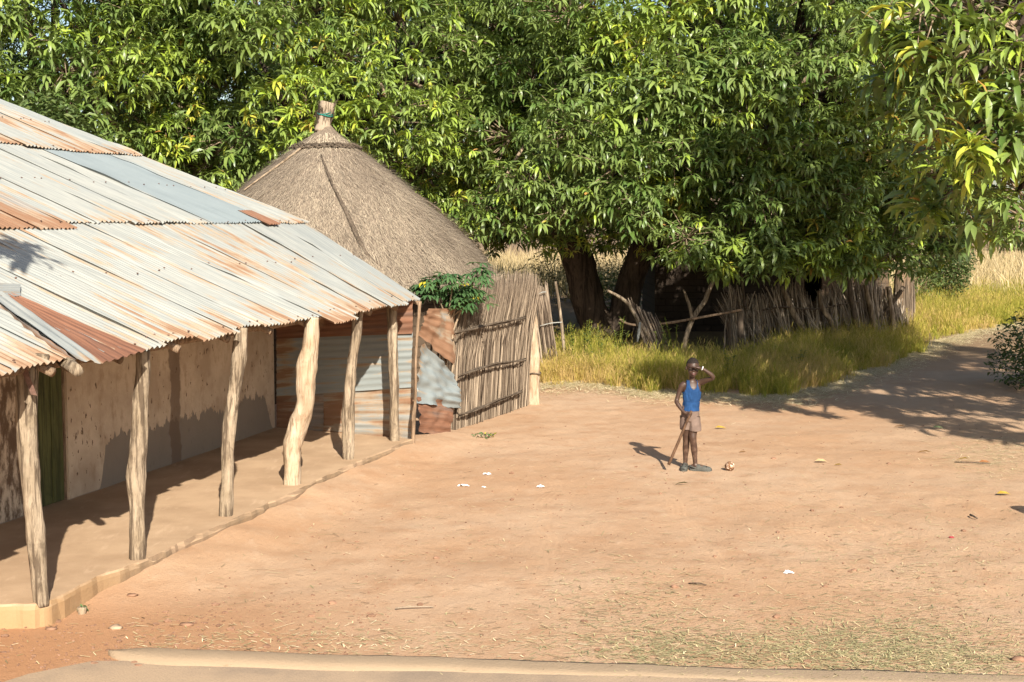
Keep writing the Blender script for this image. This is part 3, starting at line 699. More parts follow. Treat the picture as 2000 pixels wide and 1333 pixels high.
def place_all(variants, idx, pos, rotz, tilt_ax, tilt, scale, tone):
    """join many copies of leaf clusters into one big vertex and triangle array"""
    V = []; T = []; N = []; b = 0
    for k in range(len(variants)):
        m = np.nonzero(idx == k)[0]
        if not len(m): continue
        v, t, tn = variants[k]
        c, s_ = np.cos(rotz[m]), np.sin(rotz[m])
        x = v[None, :, 0] * c[:, None] - v[None, :, 1] * s_[:, None]; y = v[None, :, 0] * s_[:, None] + v[None, :, 1] * c[:, None]; z = np.broadcast_to(v[None, :, 2], x.shape)
        ca, sa = np.cos(tilt_ax[m])[:, None], np.sin(tilt_ax[m])[:, None]; ct, st = np.cos(tilt[m])[:, None], np.sin(tilt[m])[:, None]
        p = x * ca + y * sa; q = -x * sa + y * ca                       # tilt about a horizontal axis
        p2 = p * ct + z * st; z2 = -p * st + z * ct
        x2 = p2 * ca - q * sa; y2 = p2 * sa + q * ca
        w = np.stack([x2, y2, z2], -1) * scale[m][:, None, None] + pos[m][:, None, :]
        nv = len(v)
        V.append(w.reshape(-1, 3)); N.append((tn[None] + tone[m][:, None]).ravel())
        T.append((t[None] + (np.arange(len(m)) * nv)[:, None, None] + b).reshape(-1, 3)); b += nv * len(m)
    return np.concatenate(V), np.concatenate(T), np.clip(np.concatenate(N), 0, 1)
CAMP = np.array([0, 0, CAMH])
def unit(v): return v / np.linalg.norm(v, axis=-1, keepdims=True)
# single leaf-cluster meshes for the clusters that are objects of their own
CL_MESH = {}
def cluster_mesh(k, tb, mat):
    key = (k, tb, mat.name)
    if key not in CL_MESH:
        v, t, tn = ROS[k]; me = fastmesh('leaf_cluster', v, t, np.clip(tn + tb / 10, 0, 1)); me.materials.append(mat)
        me.polygons.foreach_set('use_smooth', [True] * len(me.polygons)); CL_MESH[key] = me
    return CL_MESH[key]
def make_tree(name, label, base, trunks, center, radii, nlobe, per, inner, zmin, seed, group=None, nparts=200, lobe_r=(0.9, 1.5), tone0=0.40, front=0.72, leaf_s=1.0,
              extra=(), trunk_r=0.35, mat=LEAF, gaps=(), cat='tree', keep=None, light=True):
    rg = np.random.default_rng(seed); c = np.array(center, float); rad = np.array(radii, float); base = np.array(base, float)
    zf = zmin if callable(zmin) else (lambda x_: zmin_)
    zmin_ = 2.0 if callable(zmin) else zmin; zmin = zmin_
    root = thing(name, tuple(base), label, cat, group)
    tocam = unit((CAMP - c) * np.array([1, 1, 0]))
    lobes = []
    tries = 0
    while len(lobes) < nlobe and tries < 20000:
        tries += 1
        d = unit(rg.normal(size=3)); 
        if d[2] < -0.75: continue
        if rg.random() < front and d @ tocam < 0.05: continue
        p = c + d * rad * rg.uniform(0.74, 0.98); r = rg.uniform(*lobe_r)
        if p[2] - 0.35 * r < zf(p[0]): p[2] = zf(p[0]) + 0.35 * r + 0.4 * rg.random()
        if any(np.linalg.norm((p - q)) < 0.55 * (r + s_) for q, s_, _ in lobes) and tries < 6000: continue
        lobes.append((p, r, np.clip(tone0 + 0.05 + rg.normal(0, 0.14), 0.12, 0.75)))
    for (p, r) in extra: lobes.append((np.array(p, float), r, np.clip(tone0 + rg.normal(0, 0.1), 0.1, 0.7)))
    pos = []; ton = []; lob = []; lsc = []
    for li, (p, r, tn) in enumerate(lobes):
        out = unit(p - c)
        n = max(7, int(per * (r / 1.2) ** 2))
        d = unit(rg.normal(size=(n * 4, 3))); wt = d @ out * 0.7 + d[:, 2] * 0.3 + 0.8 * (d @ tocam) * (1 if out @ tocam > -0.2 else 0)
        d = d[np.argsort(-(wt + rg.random(len(wt)) * 1.5))[:n]]
        rr_ = r * (1 - 0.5 * rg.random(n) ** 2.2)
        q = p + d * rr_[:, None] * np.array([1, 1, 0.85])
        for a in q: 
            if a[2] < zf(a[0]) - 0.25: a[2] = zf(a[0]) - 0.25 + 0.5 * rg.random()
        pos.append(q); young = rg.random() < 0.32
        tt = tn + rg.normal(0, 0.11, n) + (rg.random(n) < (0.45 if young else 0.06)) * rg.uniform(0.15, 0.36, n); ton.append(tt); lob += [li] * n; lsc += [rg.uniform(0.78, 1.22)] * n
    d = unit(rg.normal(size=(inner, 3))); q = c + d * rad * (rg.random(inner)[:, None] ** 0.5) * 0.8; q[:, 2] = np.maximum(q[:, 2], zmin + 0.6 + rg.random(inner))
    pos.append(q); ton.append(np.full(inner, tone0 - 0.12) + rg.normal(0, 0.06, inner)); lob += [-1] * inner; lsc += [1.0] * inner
    pos = np.concatenate(pos); ton = np.clip(np.concatenate(ton), 0.05, 0.84); lob = np.array(lob); lsc = np.array(lsc)
    if keep is not None:
        k_ = np.array([keep(a, 0.15) for a in pos]); pos, ton, lob, lsc = pos[k_], ton[k_], lob[k_], lsc[k_]
    n = len(pos); idx = rg.integers(0, len(ROS), n); rz = rg.random(n) * 6.28; ta = rg.random(n) * 6.28; ti = rg.normal(0, 0.3, n); sc = leaf_s * lsc * rg.uniform(0.75, 1.2, n)
    # the clusters that show largest become parts of their own
    vd = np.linalg.norm(pos - CAMP, axis=1); cxy = pos[:, 0] / pos[:, 1]; cz = (pos[:, 2] - CAMH) / pos[:, 1]
    vis = (np.abs(cxy) < 0.36) & (cz < 0.157) & (cz > -0.2) & (lob >= 0)
    order = np.argsort(vd + 100 * ~vis + rg.random(n) * 2.0)[:nparts]
    mask = np.ones(n, bool)
    if nparts: mask[order] = False
    v, t, tn = place_all(ROSL if light else ROS, idx[mask], pos[mask] - base, rz[mask], ta[mask], ti[mask], sc[mask], ton[mask])
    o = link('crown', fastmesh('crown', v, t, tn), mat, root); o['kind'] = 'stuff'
    for i in (order if nparts else []):
        o = bpy.data.objects.new('leaf_cluster', cluster_mesh(int(idx[i]), int(round(ton[i] * 10)), mat)); COL.objects.link(o); o.parent = root
        o.location = pos[i] - base; o.rotation_euler = (rg.normal(0, 0.2), rg.normal(0, 0.2), rz[i]); o.scale = (sc[i],) * 3
    # trunk, limbs and twigs
    mbt = MB(); tops = []
    for pts, rads in trunks:
        tube(mbt, pts, rads, 16, 0.16, seed * 0.7 + len(tops), 5); tops.append(np.array(pts[-1]))
    if trunks: build('trunk', mbt, BARK, root)
    if not trunks: tops = [base]
    prim = list(tops); tops = []
    for k in range(max(4, nlobe // 8)):
        d = unit(rg.normal(size=3) + np.array([0, 0, .1])); q = c + d * rad * rg.uniform(.25, .6); q[2] = max(q[2], zmin + .8); s0 = min(prim, key=lambda w_: np.linalg.norm(w_ - q)); tops.append(q)
        build('branch', tube(MB(), [s0, (s0 + q) / 2 + rg.normal(0, .25, 3), q], [0.15, 0.12, 0.08], 8, 0.15, k, 4), BARK, root)
    tw = MB()
    for li, (p, r, tn_) in enumerate(lobes):
        s0 = min(tops, key=lambda q: np.linalg.norm(q - p)); m = (s0 + p) / 2 + np.array([0, 0, 0.12 * np.linalg.norm(p - s0)]) + rg.normal(0, 0.2, 3)
        build('branch', tube(MB(), [s0, m, p], [0.07, 0.05, 0.025], 7, 0.15, li, 4), BARK if li % 3 else TWIG, root)
        mm = np.nonzero(lob == li)[0]
        for i in mm[: 26]:
            q = pos[i]; mid = (p + q) / 2 + rg.normal(0, 0.10, 3)
            tube(tw, [p, mid, q], [0.016, 0.011, 0.006], 4, 0, 0, 1, False)
    o = build('twigs', tw, TWIG, root); o['kind'] = 'stuff'
    return root

def blades(pos, h, az, lean, width, tone, rg, segs=2):
    """grass blades: 5 verts, 3 tris each"""
    n = len(pos); d = np.stack([np.cos(az), np.sin(az), np.zeros(n)], 1); fa = rg.random(n) * 3.14; s_ = np.stack([np.cos(fa), np.sin(fa), np.zeros(n)], 1) * (width / 2)[:, None]
    up = np.array([0, 0, 1.0])
    m = pos + d * (h * lean * 0.30)[:, None] + up * (h * 0.58)[:, None]; t = pos + d * (h * lean)[:, None] + up * (h * (1 - 0.25 * lean))[:, None]
    v = np.stack([pos - s_, pos + s_, m - s_ * 0.8, m + s_ * 0.8, t], 1).reshape(-1, 3)
    f = np.array([[0, 1, 3], [0, 3, 2], [2, 3, 4]])
    T = (f[None] + (np.arange(n) * 5)[:, None, None]).reshape(-1, 3)
    return v, T, np.repeat(tone, 5)

# ------------------------------------------------------------------ the thatched hut
YH = 24.6; hx = at(637, 245, YH).x; apexz = at(637, 243, YH).z; eavez = at(975, 548, YH).z; rE = at(975, 548, YH).x - hx
hut = thing('thatched_hut', (hx, YH, 0), 'round hut under a steep grey brown thatched cone with bound topknot', 'hut')
prof = [(0.0, 0.06), (0.05, 0.19), (0.105, 0.37), (0.187, 0.68), (0.30, 1.10), (0.43, 1.54), (0.60, 2.08), (0.80, 2.62), (1.0, 3.02)]
kr = rE / 3.02; Hc = apexz - eavez
def hutp(an, f):
    fs_ = [p[0] for p in prof[:9]]; rs = [p[1] for p in prof[:9]]
    r = interp(fs_, rs, f) * kr * (1 + 0.045 * n3(math.cos(an) * 1.6, math.sin(an) * 1.6, f * 3) + 0.018 * n3(math.cos(an) * 6, math.sin(an) * 6, f * 9)); return Vector((hx + math.cos(an) * r, YH + math.sin(an) * r, apexz - Hc * f + 0.03 * n3(math.cos(an) * 3, math.sin(an) * 3, f * 7)))
nf, na = 26, 72; vs = []
for j in range(nf + 1):
    for i in range(na): vs.append(hutp(2 * math.pi * i / na, j / nf))
for i in range(na): 
    q = hutp(2 * math.pi * i / na, 1.0); vs.append(Vector((hx + (q.x - hx) * 0.93, YH + (q.y - YH) * 0.93, q.z - 0.12)))
fs = [(j * na + i, j * na + (i + 1) % na, (j + 1) * na + (i + 1) % na, (j + 1) * na + i) for j in range(nf + 1) for i in range(na)]
roof = build('thatch_roof', MB().add(vs, fs), THATCH, hut)
rg = np.random.default_rng(21); n = 46000
fr = np.sqrt(rg.uniform(0.004, 1.02, n)); an = rg.uniform(math.pi * 0.85, math.pi * 2.25, n); L = rg.uniform(0.12, 0.36, n)
p0 = np.array([hutp(a, min(f, 1.0)) for a, f in zip(an, fr)]); p1 = np.array([hutp(a + e, min(f + 0.06, 1.0) if f + 0.06 < 1 else 1.0) for a, f, e in zip(an, fr, rg.normal(0, 0.014, n))])
dn = p1 - p0; dn[:, 2] -= 0.02; ln = np.linalg.norm(dn, axis=1); bad = ln < 0.05; dn[bad] = np.array([0, 0, -1]) + 0.2 * rg.normal(size=(bad.sum(), 3)); dn = unit(dn + rg.normal(0, 0.075, dn.shape))
nr = unit(np.stack([np.cos(an), np.sin(an), np.full(n, 0.9)], 1)); sd = np.cross(dn, nr)
wd = rg.uniform(0.002, 0.0045, n)[:, None]; lift = rg.uniform(0.006, 0.028, n)[:, None]
a_ = p0 + nr * 0.008; b_ = p0 + dn * L[:, None] + nr * lift
v = np.stack([a_ - sd * wd, a_ + sd * wd, b_], 1).reshape(-1, 3) - np.array(hut.location)
tn = np.clip(0.42 + 0.22 * np.array([n3(x * .9, y * .9, z * .9) for x, y, z in p0]) + rg.normal(0, 0.13, n) + 0.30 * (fr < 0.17) + 0.16 * np.array([n3(math.cos(a) * 7, math.sin(a) * 7, f * 2) for a, f in zip(an, fr)]), 0, 1)
o = link('loose_straw', fastmesh('loose_straw', v, np.arange(3 * n).reshape(-1, 3), np.repeat(tn, 3)), THATCHS, roof); o['kind'] = 'stuff'
# wall of the hut below the eave
vs = []; rw = rE * 0.80
for j, z in enumerate((-0.05, 0.8, eavez + 0.25)):
    for i in range(40): vs.append((hx + rw * math.cos(i * math.pi / 20), YH + rw * math.sin(i * math.pi / 20), z))
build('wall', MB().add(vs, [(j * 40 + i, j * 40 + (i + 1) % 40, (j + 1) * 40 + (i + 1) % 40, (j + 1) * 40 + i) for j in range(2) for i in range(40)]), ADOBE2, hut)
# topknot with its green string, ring of twisted rope and poles holding the thatch
kb, kt = at(630, 246, YH), at(641, 200, YH)
knot = build('topknot', tube(MB(), [kb + Vector((0, 0, -.1)), kb.lerp(kt, .25), kb.lerp(kt, .5), kb.lerp(kt, .8), kt], [.15, .11, .115, .135, .125], 14, 0.25, 3.1, 4), REED, hut)
mbk = MB(); rg = np.random.default_rng(4)
for i in range(130):
    a = rg.random() * 6.28; r = 0.105 + 0.035 * rg.random(); q = kb.lerp(kt, rg.random() * 0.9); w = q + Vector((math.cos(a) * r, math.sin(a) * r, 0))
    tube(mbk, [w - Vector((0, 0, .05)), w + Vector((rg.normal(0, .02) + .02 * math.cos(a), rg.normal(0, .02), 0.09))], [.005, .004], 3, 0, 0, 1, False)
build('straw_ends', mbk, REED, knot)['kind'] = 'stuff'
GREEN = m_plain('green_string', (0.02, 0.19, 0.15), 0.6, 0.3, 0.3, 30)
mbs = MB(); q = kb.lerp(kt, 0.42)
for k in range(3): tube(mbs, [q + Vector((0.135 * math.cos(a), 0.135 * math.sin(a), 0.018 * k + 0.02 * math.sin(2 * a + k))) for a in np.linspace(0, 2 * math.pi, 19)], [.008] * 19, 5)
build('string', mbs, GREEN, knot)
mbr = MB(); fR = 0.155
for k in range(3):
    tube(mbr, [hutp(a, fR + 0.012 * math.sin(9 * a + 2.1 * k)) + Vector((0.03 * math.cos(a), 0.03 * math.sin(a), 0.03 + 0.012 * math.cos(9 * a + 2.1 * k))) for a in np.linspace(0, 2 * math.pi, 73)], [.014] * 73, 5)
build('rope_ring', mbr, DARKW, hut)
def onhut(px, py, lift=0.03):      # the point of the thatch seen at a pixel
    d = ray(px, py); best = None
    for k in np.linspace(20.5, YH + 0.5, 700):
        p = Vector((0, 0, CAMH)) + d * (k / d.y); r = math.hypot(p.x - hx, p.y - YH); f = (apexz - p.z) / Hc
        if 0 <= f <= 1 and r <= interp([q[0] for q in prof[:9]], [q[1] for q in prof[:9]], f) * kr * 1.0 + lift: return p
    return at(px, py, YH)
build('hold_down_pole', tube(MB(), [onhut(x, y, .05) for x, y in ((627, 302), (645, 350), (665, 392), (680, 422), (700, 468), (722, 505), (748, 530), (758, 548))], [.012, .022, .03, .035, .036, .036, .034, .03], 9, 0.15, 2, 4), DARKW, hut)
build('hold_down_pole', tube(MB(), [at(652, 262, YH) , at(690, 292, YH), at(740, 330, YH), at(795, 368, YH), at(862, 412, YH)], [.018, .02, .022, .022, .018], 8, 0.12, 5, 4), DARKW, hut)
build('hold_down_pole', tube(MB(), [onhut(590, 288, .05), onhut(553, 316, .05), onhut(510, 347, .05), onhut(476, 372, .05)], [.02, .018, .016, .012], 8, 0.12, 8, 4), TWIG, hut)

# ------------------------------------------------------------------ reed fence and its post
def reed_mesh(seed):
    mb = MB(); pts = [Vector((0.012 * n3(seed, k, 0) * (k > 0) * 1.5, 0.012 * n3(k, seed, 3), k / 5)) for k in range(6)]
    tube(mb, pts, [1.0 * 0.010, 0.0095, 0.009, 0.0085, 0.007, 0.0045], 5, 0.12, seed); me = bpy.data.meshes.new('reed'); me.from_pydata([tuple(v) for v in mb.v], [], mb.f)
    me.polygons.foreach_set('use_smooth', [True] * len(me.polygons)); return me
REEDM = []
for k in range(8):
    me = reed_mesh(k * 1.7 + 0.3); me.materials.append(REED); REEDM.append(me)
REEDGM = []
for k in range(6):
    me = reed_mesh(k * 2.3 + 9.3); me.materials.append(REEDG); REEDGM.append(me)
def put_reed(parent, p, q, thick, meshes, name='reed'):
    p, q = Vector(p), Vector(q); d = q - p; o = bpy.data.objects.new(name, random.choice(meshes)); COL.objects.link(o); o.parent = parent
    o.location = p - Vector(parent.location); o.rotation_mode = 'QUATERNION'; o.rotation_quaternion = d.to_track_quat('Z', 'Y') @ Quaternion((0, 0, 1), random.random() * 6)
    o.scale = (thick, thick, d.length); return o
FL, FR_ = gp(886, 842), gp(1022, 795)
FNN = Vector((-(FR_ - FL).y, (FR_ - FL).x, 0)).normalized()
fence = thing('reed_fence', FL, 'tall dry reed fence tied with three twisted rails beside the scrap iron', 'fence')
rg = np.random.default_rng(8)
nre = 285
for i in range(nre):
    f = (i + rg.random()) / nre * 1.06 - 0.03; b = FL.lerp(FR_, f) + Vector((rg.normal(0, .02), rg.normal(0, .03) + 0.06, -0.03))
    topz = interp([0, .25, .5, .8, 1.05], [1.80, 1.92, 2.08, 2.12, 2.05], f) + rg.normal(0, 0.045)
    lean = interp([0, .5, 1], [0.10, 0.08, 0.16], f)
    put_reed(fence, b, b + Vector((lean + rg.normal(0, .05), rg.normal(0.05, .03), topz)), rg.uniform(0.5, 1.05), REEDM)
v_ = []; 
n = 6000; f = rg.random(n) * 1.08 - 0.03; pb = np.array(FL)[None] + (np.array(FR_) - np.array(FL))[None] * f[:, None] + np.stack([rg.normal(0, .02, n), rg.uniform(0.05, 0.24, n), np.zeros(n)], 1)
v, t, tn = blades(pb - np.array(FL), np.interp(f, [0, .25, .5, .8, 1.05], [1.75, 1.9, 2.08, 2.12, 2.1]) * rg.uniform(0.8, 1.04, n), rg.normal(0, 0.5, n), rg.uniform(0.03, 0.13, n), rg.uniform(.010, .020, n), rg.random(n), rg)
o = link('packed_reeds', fastmesh('packed_reeds', v, t, tn), REEDT, fence); o['kind'] = 'stuff'
for k, pp in enumerate((((888, 652), (930, 640), (975, 632), (1026, 620)), ((896, 736), (930, 722), (970, 712), (1026, 703)), ((896, 812), (930, 800), (975, 782), (1020, 764)))):
    for s_ in range(2):
        pts = []
        for j, (x, y) in enumerate(pp):
            pts.append(onplane(x, y + (2 if s_ else -2) * (1 if j % 2 else -1), FL - FNN * ((0.17, 0.12, 0.085)[k] + 0.02 * s_), FNN))
        build('rail', tube(MB(), pts, [.012, .015, .014, .010], 8, 0.3, k * 3 + s_, 6), DARKW, fence)
gpst = thing('gate_post', gp(1040, 790), 'thick pale bowed log post at the right end of the reed fence', 'post')
Y = gp(1040, 790).y
gl = build('log', tube(MB(), [at(1041, 794, Y), at(1042, 740, Y), at(1041, 690, Y), at(1036, 640, Y), at(1033, 600, Y), at(1040, 578, Y)], [.11, .095, .105, .11, .10, .075], 18, 0.28, 4.5, 7), POSTB, gpst)
build('tie', tube(MB(), [at(1041, 729, Y) + Vector((.125 * math.cos(a), .125 * math.sin(a), .01 * math.sin(3 * a))) for a in np.linspace(0, 6.283, 17)], [.010] * 17, 5), DARKW, gpst)
# second reed panel and stick behind the post
Y = 26.4; b0 = gp(1056, 700).copy(); b0 = Vector((at(1060, 700, Y).x, Y, 0))
pan = thing('leaning_reed_screen', b0, 'narrow leaning reed panel just behind the thick log post', 'fence')
rg = np.random.default_rng(31)
for i in range(46):
    f = rg.random(); b = Vector((at(lerp(1050, 1094, f), 700, Y).x, Y + rg.normal(0, .06), 0)); tp = at(lerp(1030, 1068, f) + rg.normal(0, 2), lerp(552, 562, f) + rg.normal(0, 6), Y); put_reed(pan, b, tp, rg.uniform(1.2, 2.0), REEDM)
for (x0, y0, x1, y1) in ((1052, 575, 1067, 571), (1055, 637, 1098, 630)):
    build('cord', stick(at(x0, y0, Y - 0.1), at(x1, y1, Y - 0.1), .009, .009, 5, 0.02), RAG, pan)
def lone(name, label, pts, rads, Y, mat, cat, seed=0.0, group=None):
    P = [at(x, y, Y) for x, y in pts]; b = min(P, key=lambda q: q.z); t_ = thing(name, (b.x, b.y, 0), label, cat, group)
    build('stem', tube(MB(), P, rads, 9, 0.18, seed, 4), mat, t_); return t_
lone('stake', 'thin pale stake standing in the grass right of the reed panel', [(1104, 720), (1100, 665), (1094, 610), (1085, 550)], [.03, .032, .03, .022], 26.8, POST, 'stake', 1.0)
# collapsed reed panel with a long pole
Y = 28.6; cpn = thing('collapsed_reed_panel', (at(1270, 660, Y).x, Y, 0), 'collapsed reed panel slumped against a slanting pole before the tree', 'fence')
rg = np.random.default_rng(32)
for i in range(60):
    f = rg.random(); tp = at(lerp(1226, 1282, f) + rg.normal(0, 2), lerp(592, 622, f) + rg.normal(0, 5), Y + rg.normal(0, .05)); bt = at(lerp(1275, 1325, f), 716, Y - 0.3); bt.z = max(bt.z, 0.0); put_reed(cpn, bt, tp, rg.uniform(1.2, 2.0), REEDM)
build('pole', tube(MB(), [at(1187, 568, Y - .1), at(1222, 589, Y - .12), at(1246, 625, Y - .14), at(1270, 665, Y - .15), at(1282, 712, Y - .15)], [.025, .035, .04, .04, .04], 9, 0.15, 3, 4), POST, cpn)
build('rag', tube(MB(), [at(1250, 630, Y - .2), at(1248, 648, Y - .2), at(1245, 668, Y - .22)], [.02, .03, .015], 7, 0.4, 2, 3, True, (1, .4)), RAG, cpn)
# forked post with rail
Y = 29.6; fk = thing('forked_post', (at(1345, 690, Y).x, Y, 0), 'bleached forked branch standing in the grass before the dark mud wall', 'post')
build('fork', tube(MB(), [at(1330, 704, Y), at(1342, 652, Y), at(1356, 618, Y), at(1375, 590, Y), at(1384, 568, Y), at(1394, 549, Y)], [.05, .05, .055, .05, .045, .035], 10, 0.2, 2, 4), POST, fk)
build('fork', tube(MB(), [at(1352, 626, Y - .05), at(1346, 596, Y - .05), at(1335, 566, Y - .05)], [.04, .035, .02], 8, 0.2, 5, 4), POST, fk)
rl = thing('rail_pole', (at(1330, 625, Y).x, Y, 0), 'long thin rail pole lying across the fork and a short stump', 'pole')
build('stem', tube(MB(), [at(1210, 624, Y - .1), at(1236, 635, Y - .1), at(1300, 632, Y - .12), at(1370, 620, Y - .14), at(1448, 606, Y - .1)], [.022, .026, .028, .028, .025], 8, 0.15, 7, 4), BEAM, rl)
lone('stump_post', 'short forked stump carrying the rail end by the brush fence', [(1448, 702), (1447, 660), (1446, 604)], [.07, .065, .075], Y, DARKW, 'post', 6.0)

# ------------------------------------------------------------------ brush fence in the shade
Y0b, Y1b = 30.6, 34.0
def bY(px): return lerp(Y0b, Y1b, (px - 1415) / 350)
bf = thing('brush_fence', (at(1590, 660, bY(1590)).x, bY(1590), 0), 'long low ragged brush fence of bundled grey sticks under the mango', 'fence')
rg = np.random.default_rng(41)
tx = [1405, 1430, 1460, 1500, 1535, 1560, 1580, 1600, 1650, 1700, 1740, 1768]; ty = [575, 552, 578, 566, 538, 552, 582, 566, 540, 532, 575, 605]
for i in range(292):
    x = rg.uniform(1418, 1765); Yq = bY(x) + rg.normal(0, .12); yt = interp(tx, ty, x - 10) + abs(rg.normal(0, 14)) - 4
    ln = rg.normal(16, 13) if x < 1700 else rg.normal(6, 9)
    bt = at(x + ln, 690, Yq); bt.z = 0; put_reed(bf, bt, at(x - ln * 0.6, yt, Yq + rg.normal(0, .1)), rg.uniform(1.0, 2.0), REEDGM, 'stick')
n = 6500; px = rg.uniform(1415, 1765, n); yy = np.interp(px, [1415, 1765], [Y0b, Y1b]) + rg.uniform(0.15, 0.5, n); xx = (px - 1000) / F * yy
hh = np.array([at(a, interp(tx, ty, a - 8) + 8, b_).z for a, b_ in zip(px, yy)]) * rg.uniform(.75, 1.03, n)
v, t, tn = blades(np.stack([xx + 0.15, yy, np.zeros(n)], 1) - np.array(bf.location), hh, rg.normal(3.14, 0.5, n), rg.uniform(0.05, 0.4, n), rg.uniform(.012, .03, n), np.clip(.3 + rg.random(n) * .7, 0, 1), rg)
link('packed_sticks', fastmesh('packed_sticks', v, t, tn), REEDT, bf)['kind'] = 'stuff'
for k, (pts, r) in enumerate(((((1528, 560), (1548, 610), (1573, 655)), .075), (((1600, 568), (1605, 600), (1624, 630), (1632, 664)), .06), (((1654, 528), (1664, 590), (1675, 650)), .06),
                              (((1690, 556), (1698, 595), (1708, 640), (1712, 660)), .07), (((1735, 560), (1745, 640)), .07), (((1446, 520), (1455, 600)), .03), (((1720, 620), (1745, 590), (1765, 560)), .05))):
    Yq = bY(pts[1][0]) - 0.25
    build('fence_post', tube(MB(), [at(x, y, Yq) for x, y in pts] + ([at(pts[-1][0] + 6, 695, Yq)] if k < 5 else []), [r * .8] + [r] * (len(pts) - (0 if k < 5 else 1)), 9, 0.25, k * 2.1, 4), DARKW if k in (2, 5, 6) else POST, bf)
build('rail', tube(MB(), [at(1490, 606, bY(1490) - .2), at(1530, 600, bY(1530) - .25), at(1590, 604, bY(1590) - .25), at(1680, 588, bY(1680) - .2)], [.018] * 4, 7, 0.2, 3, 4), DARKW, bf)
# upright straw screen at the end of the brush fence
Y = 35.2; ss = thing('straw_screen', (at(1765, 640, Y).x, Y, 0), 'brown upright straw screen at the right end of the brush fence', 'fence')
cx = at(1765, 640, Y).x
build('frame', tube(MB(), [(cx, Y, -.05), (cx - .02, Y, .9), (cx - .05, Y, 1.75)], [.27, .24, .17], 14, .25, 1, 4), POSTB if False else BEAM, ss)
n = 1500; rg = np.random.default_rng(43); aa = rg.random(n) * 6.28; pp = np.stack([.27 * np.cos(aa), .27 * np.sin(aa), rg.random(n) * .4], 1)
v, t, tn = blades(pp, rg.uniform(.5, 1.5, n), aa + 3.14, rg.uniform(.02, .15, n), np.full(n, .014), rg.random(n) * .8, rg)
link('straw', fastmesh('straw', v, t, tn), REEDT, ss)['kind'] = 'stuff'

# ------------------------------------------------------------------ mud buildings under the trees
def mud_building(name, label, x0, x1, Yf, depth, h, mat, door=None):
    b = thing(name, ((x0 + x1) / 2, Yf + depth / 2, 0), label, 'building'); mb = MB()
    segs = [(x0, x1)] if door is None else [(x0, door[0]), (door[1], x1)]
    for a, c in segs: box(mb, ((a + c) / 2, Yf + .12, h / 2), ((c - a) / 2, 0, 0), (0, .12, 0), (0, 0, h / 2))
    if door: box(mb, ((door[0] + door[1]) / 2, Yf + .12, (h + door[2]) / 2), ((door[1] - door[0]) / 2, 0, 0), (0, .12, 0), (0, 0, (h - door[2]) / 2))
    for xx in (x0 + .12, x1 - .12): box(mb, (xx, Yf + .24 + (depth - .48) / 2, h / 2), (.12, 0, 0), (0, (depth - .48) / 2, 0), (0, 0, h / 2))
    box(mb, ((x0 + x1) / 2, Yf + depth - .12, h / 2), ((x1 - x0) / 2, 0, 0), (0, .12, 0), (0, 0, h / 2))
    build('wall', mb, mat, b, False)
    if door: build('doorway', box(MB(), ((door[0] + door[1]) / 2, Yf + .9, door[2] / 2), ((door[1] - door[0]) / 2 + .3, 0, 0), (0, .02, 0), (0, 0, door[2] / 2)), DOORSHADE, b, False)  # near-black sheet behind the opening stands in for the room's shade
    cxx, cyy = (x0 + x1) / 2, Yf + depth / 2; e = .5; rv = []
    for j in range(7):
        f = j / 6
        for i in range(33):
            a = i / 33 * 2 * math.pi; ex = max(-1, min(1, 1.42 * math.cos(a))) * ((x1 - x0) / 2 + e) * (1 - f * .75); ey = max(-1, min(1, 1.42 * math.sin(a))) * (depth / 2 + e) * (1 - f)
            rv.append((cxx + ex, cyy + ey, h - .25 + f * 1.9 + .03 * n3(i, j, 1)))
    r = build('thatch_roof', MB().add(rv, [(j * 33 + i, j * 33 + (i + 1) % 33, (j + 1) * 33 + (i + 1) % 33, (j + 1) * 33 + i) for j in range(6) for i in range(33)] + [tuple(range(32, -1, -1))]), THATCH, b)
    return b
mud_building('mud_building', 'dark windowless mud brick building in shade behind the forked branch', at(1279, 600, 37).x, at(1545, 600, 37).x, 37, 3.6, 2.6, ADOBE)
mud_building('mud_hut', 'brown mud hut with painted shade in its doorway behind the brush fence', at(1552, 600, 38.5).x, at(1735, 600, 38.5).x, 38.5, 3.2, 2.15, ADOBE2, (at(1570, 600, 38.5).x, at(1604, 600, 38.5).x, 1.75))

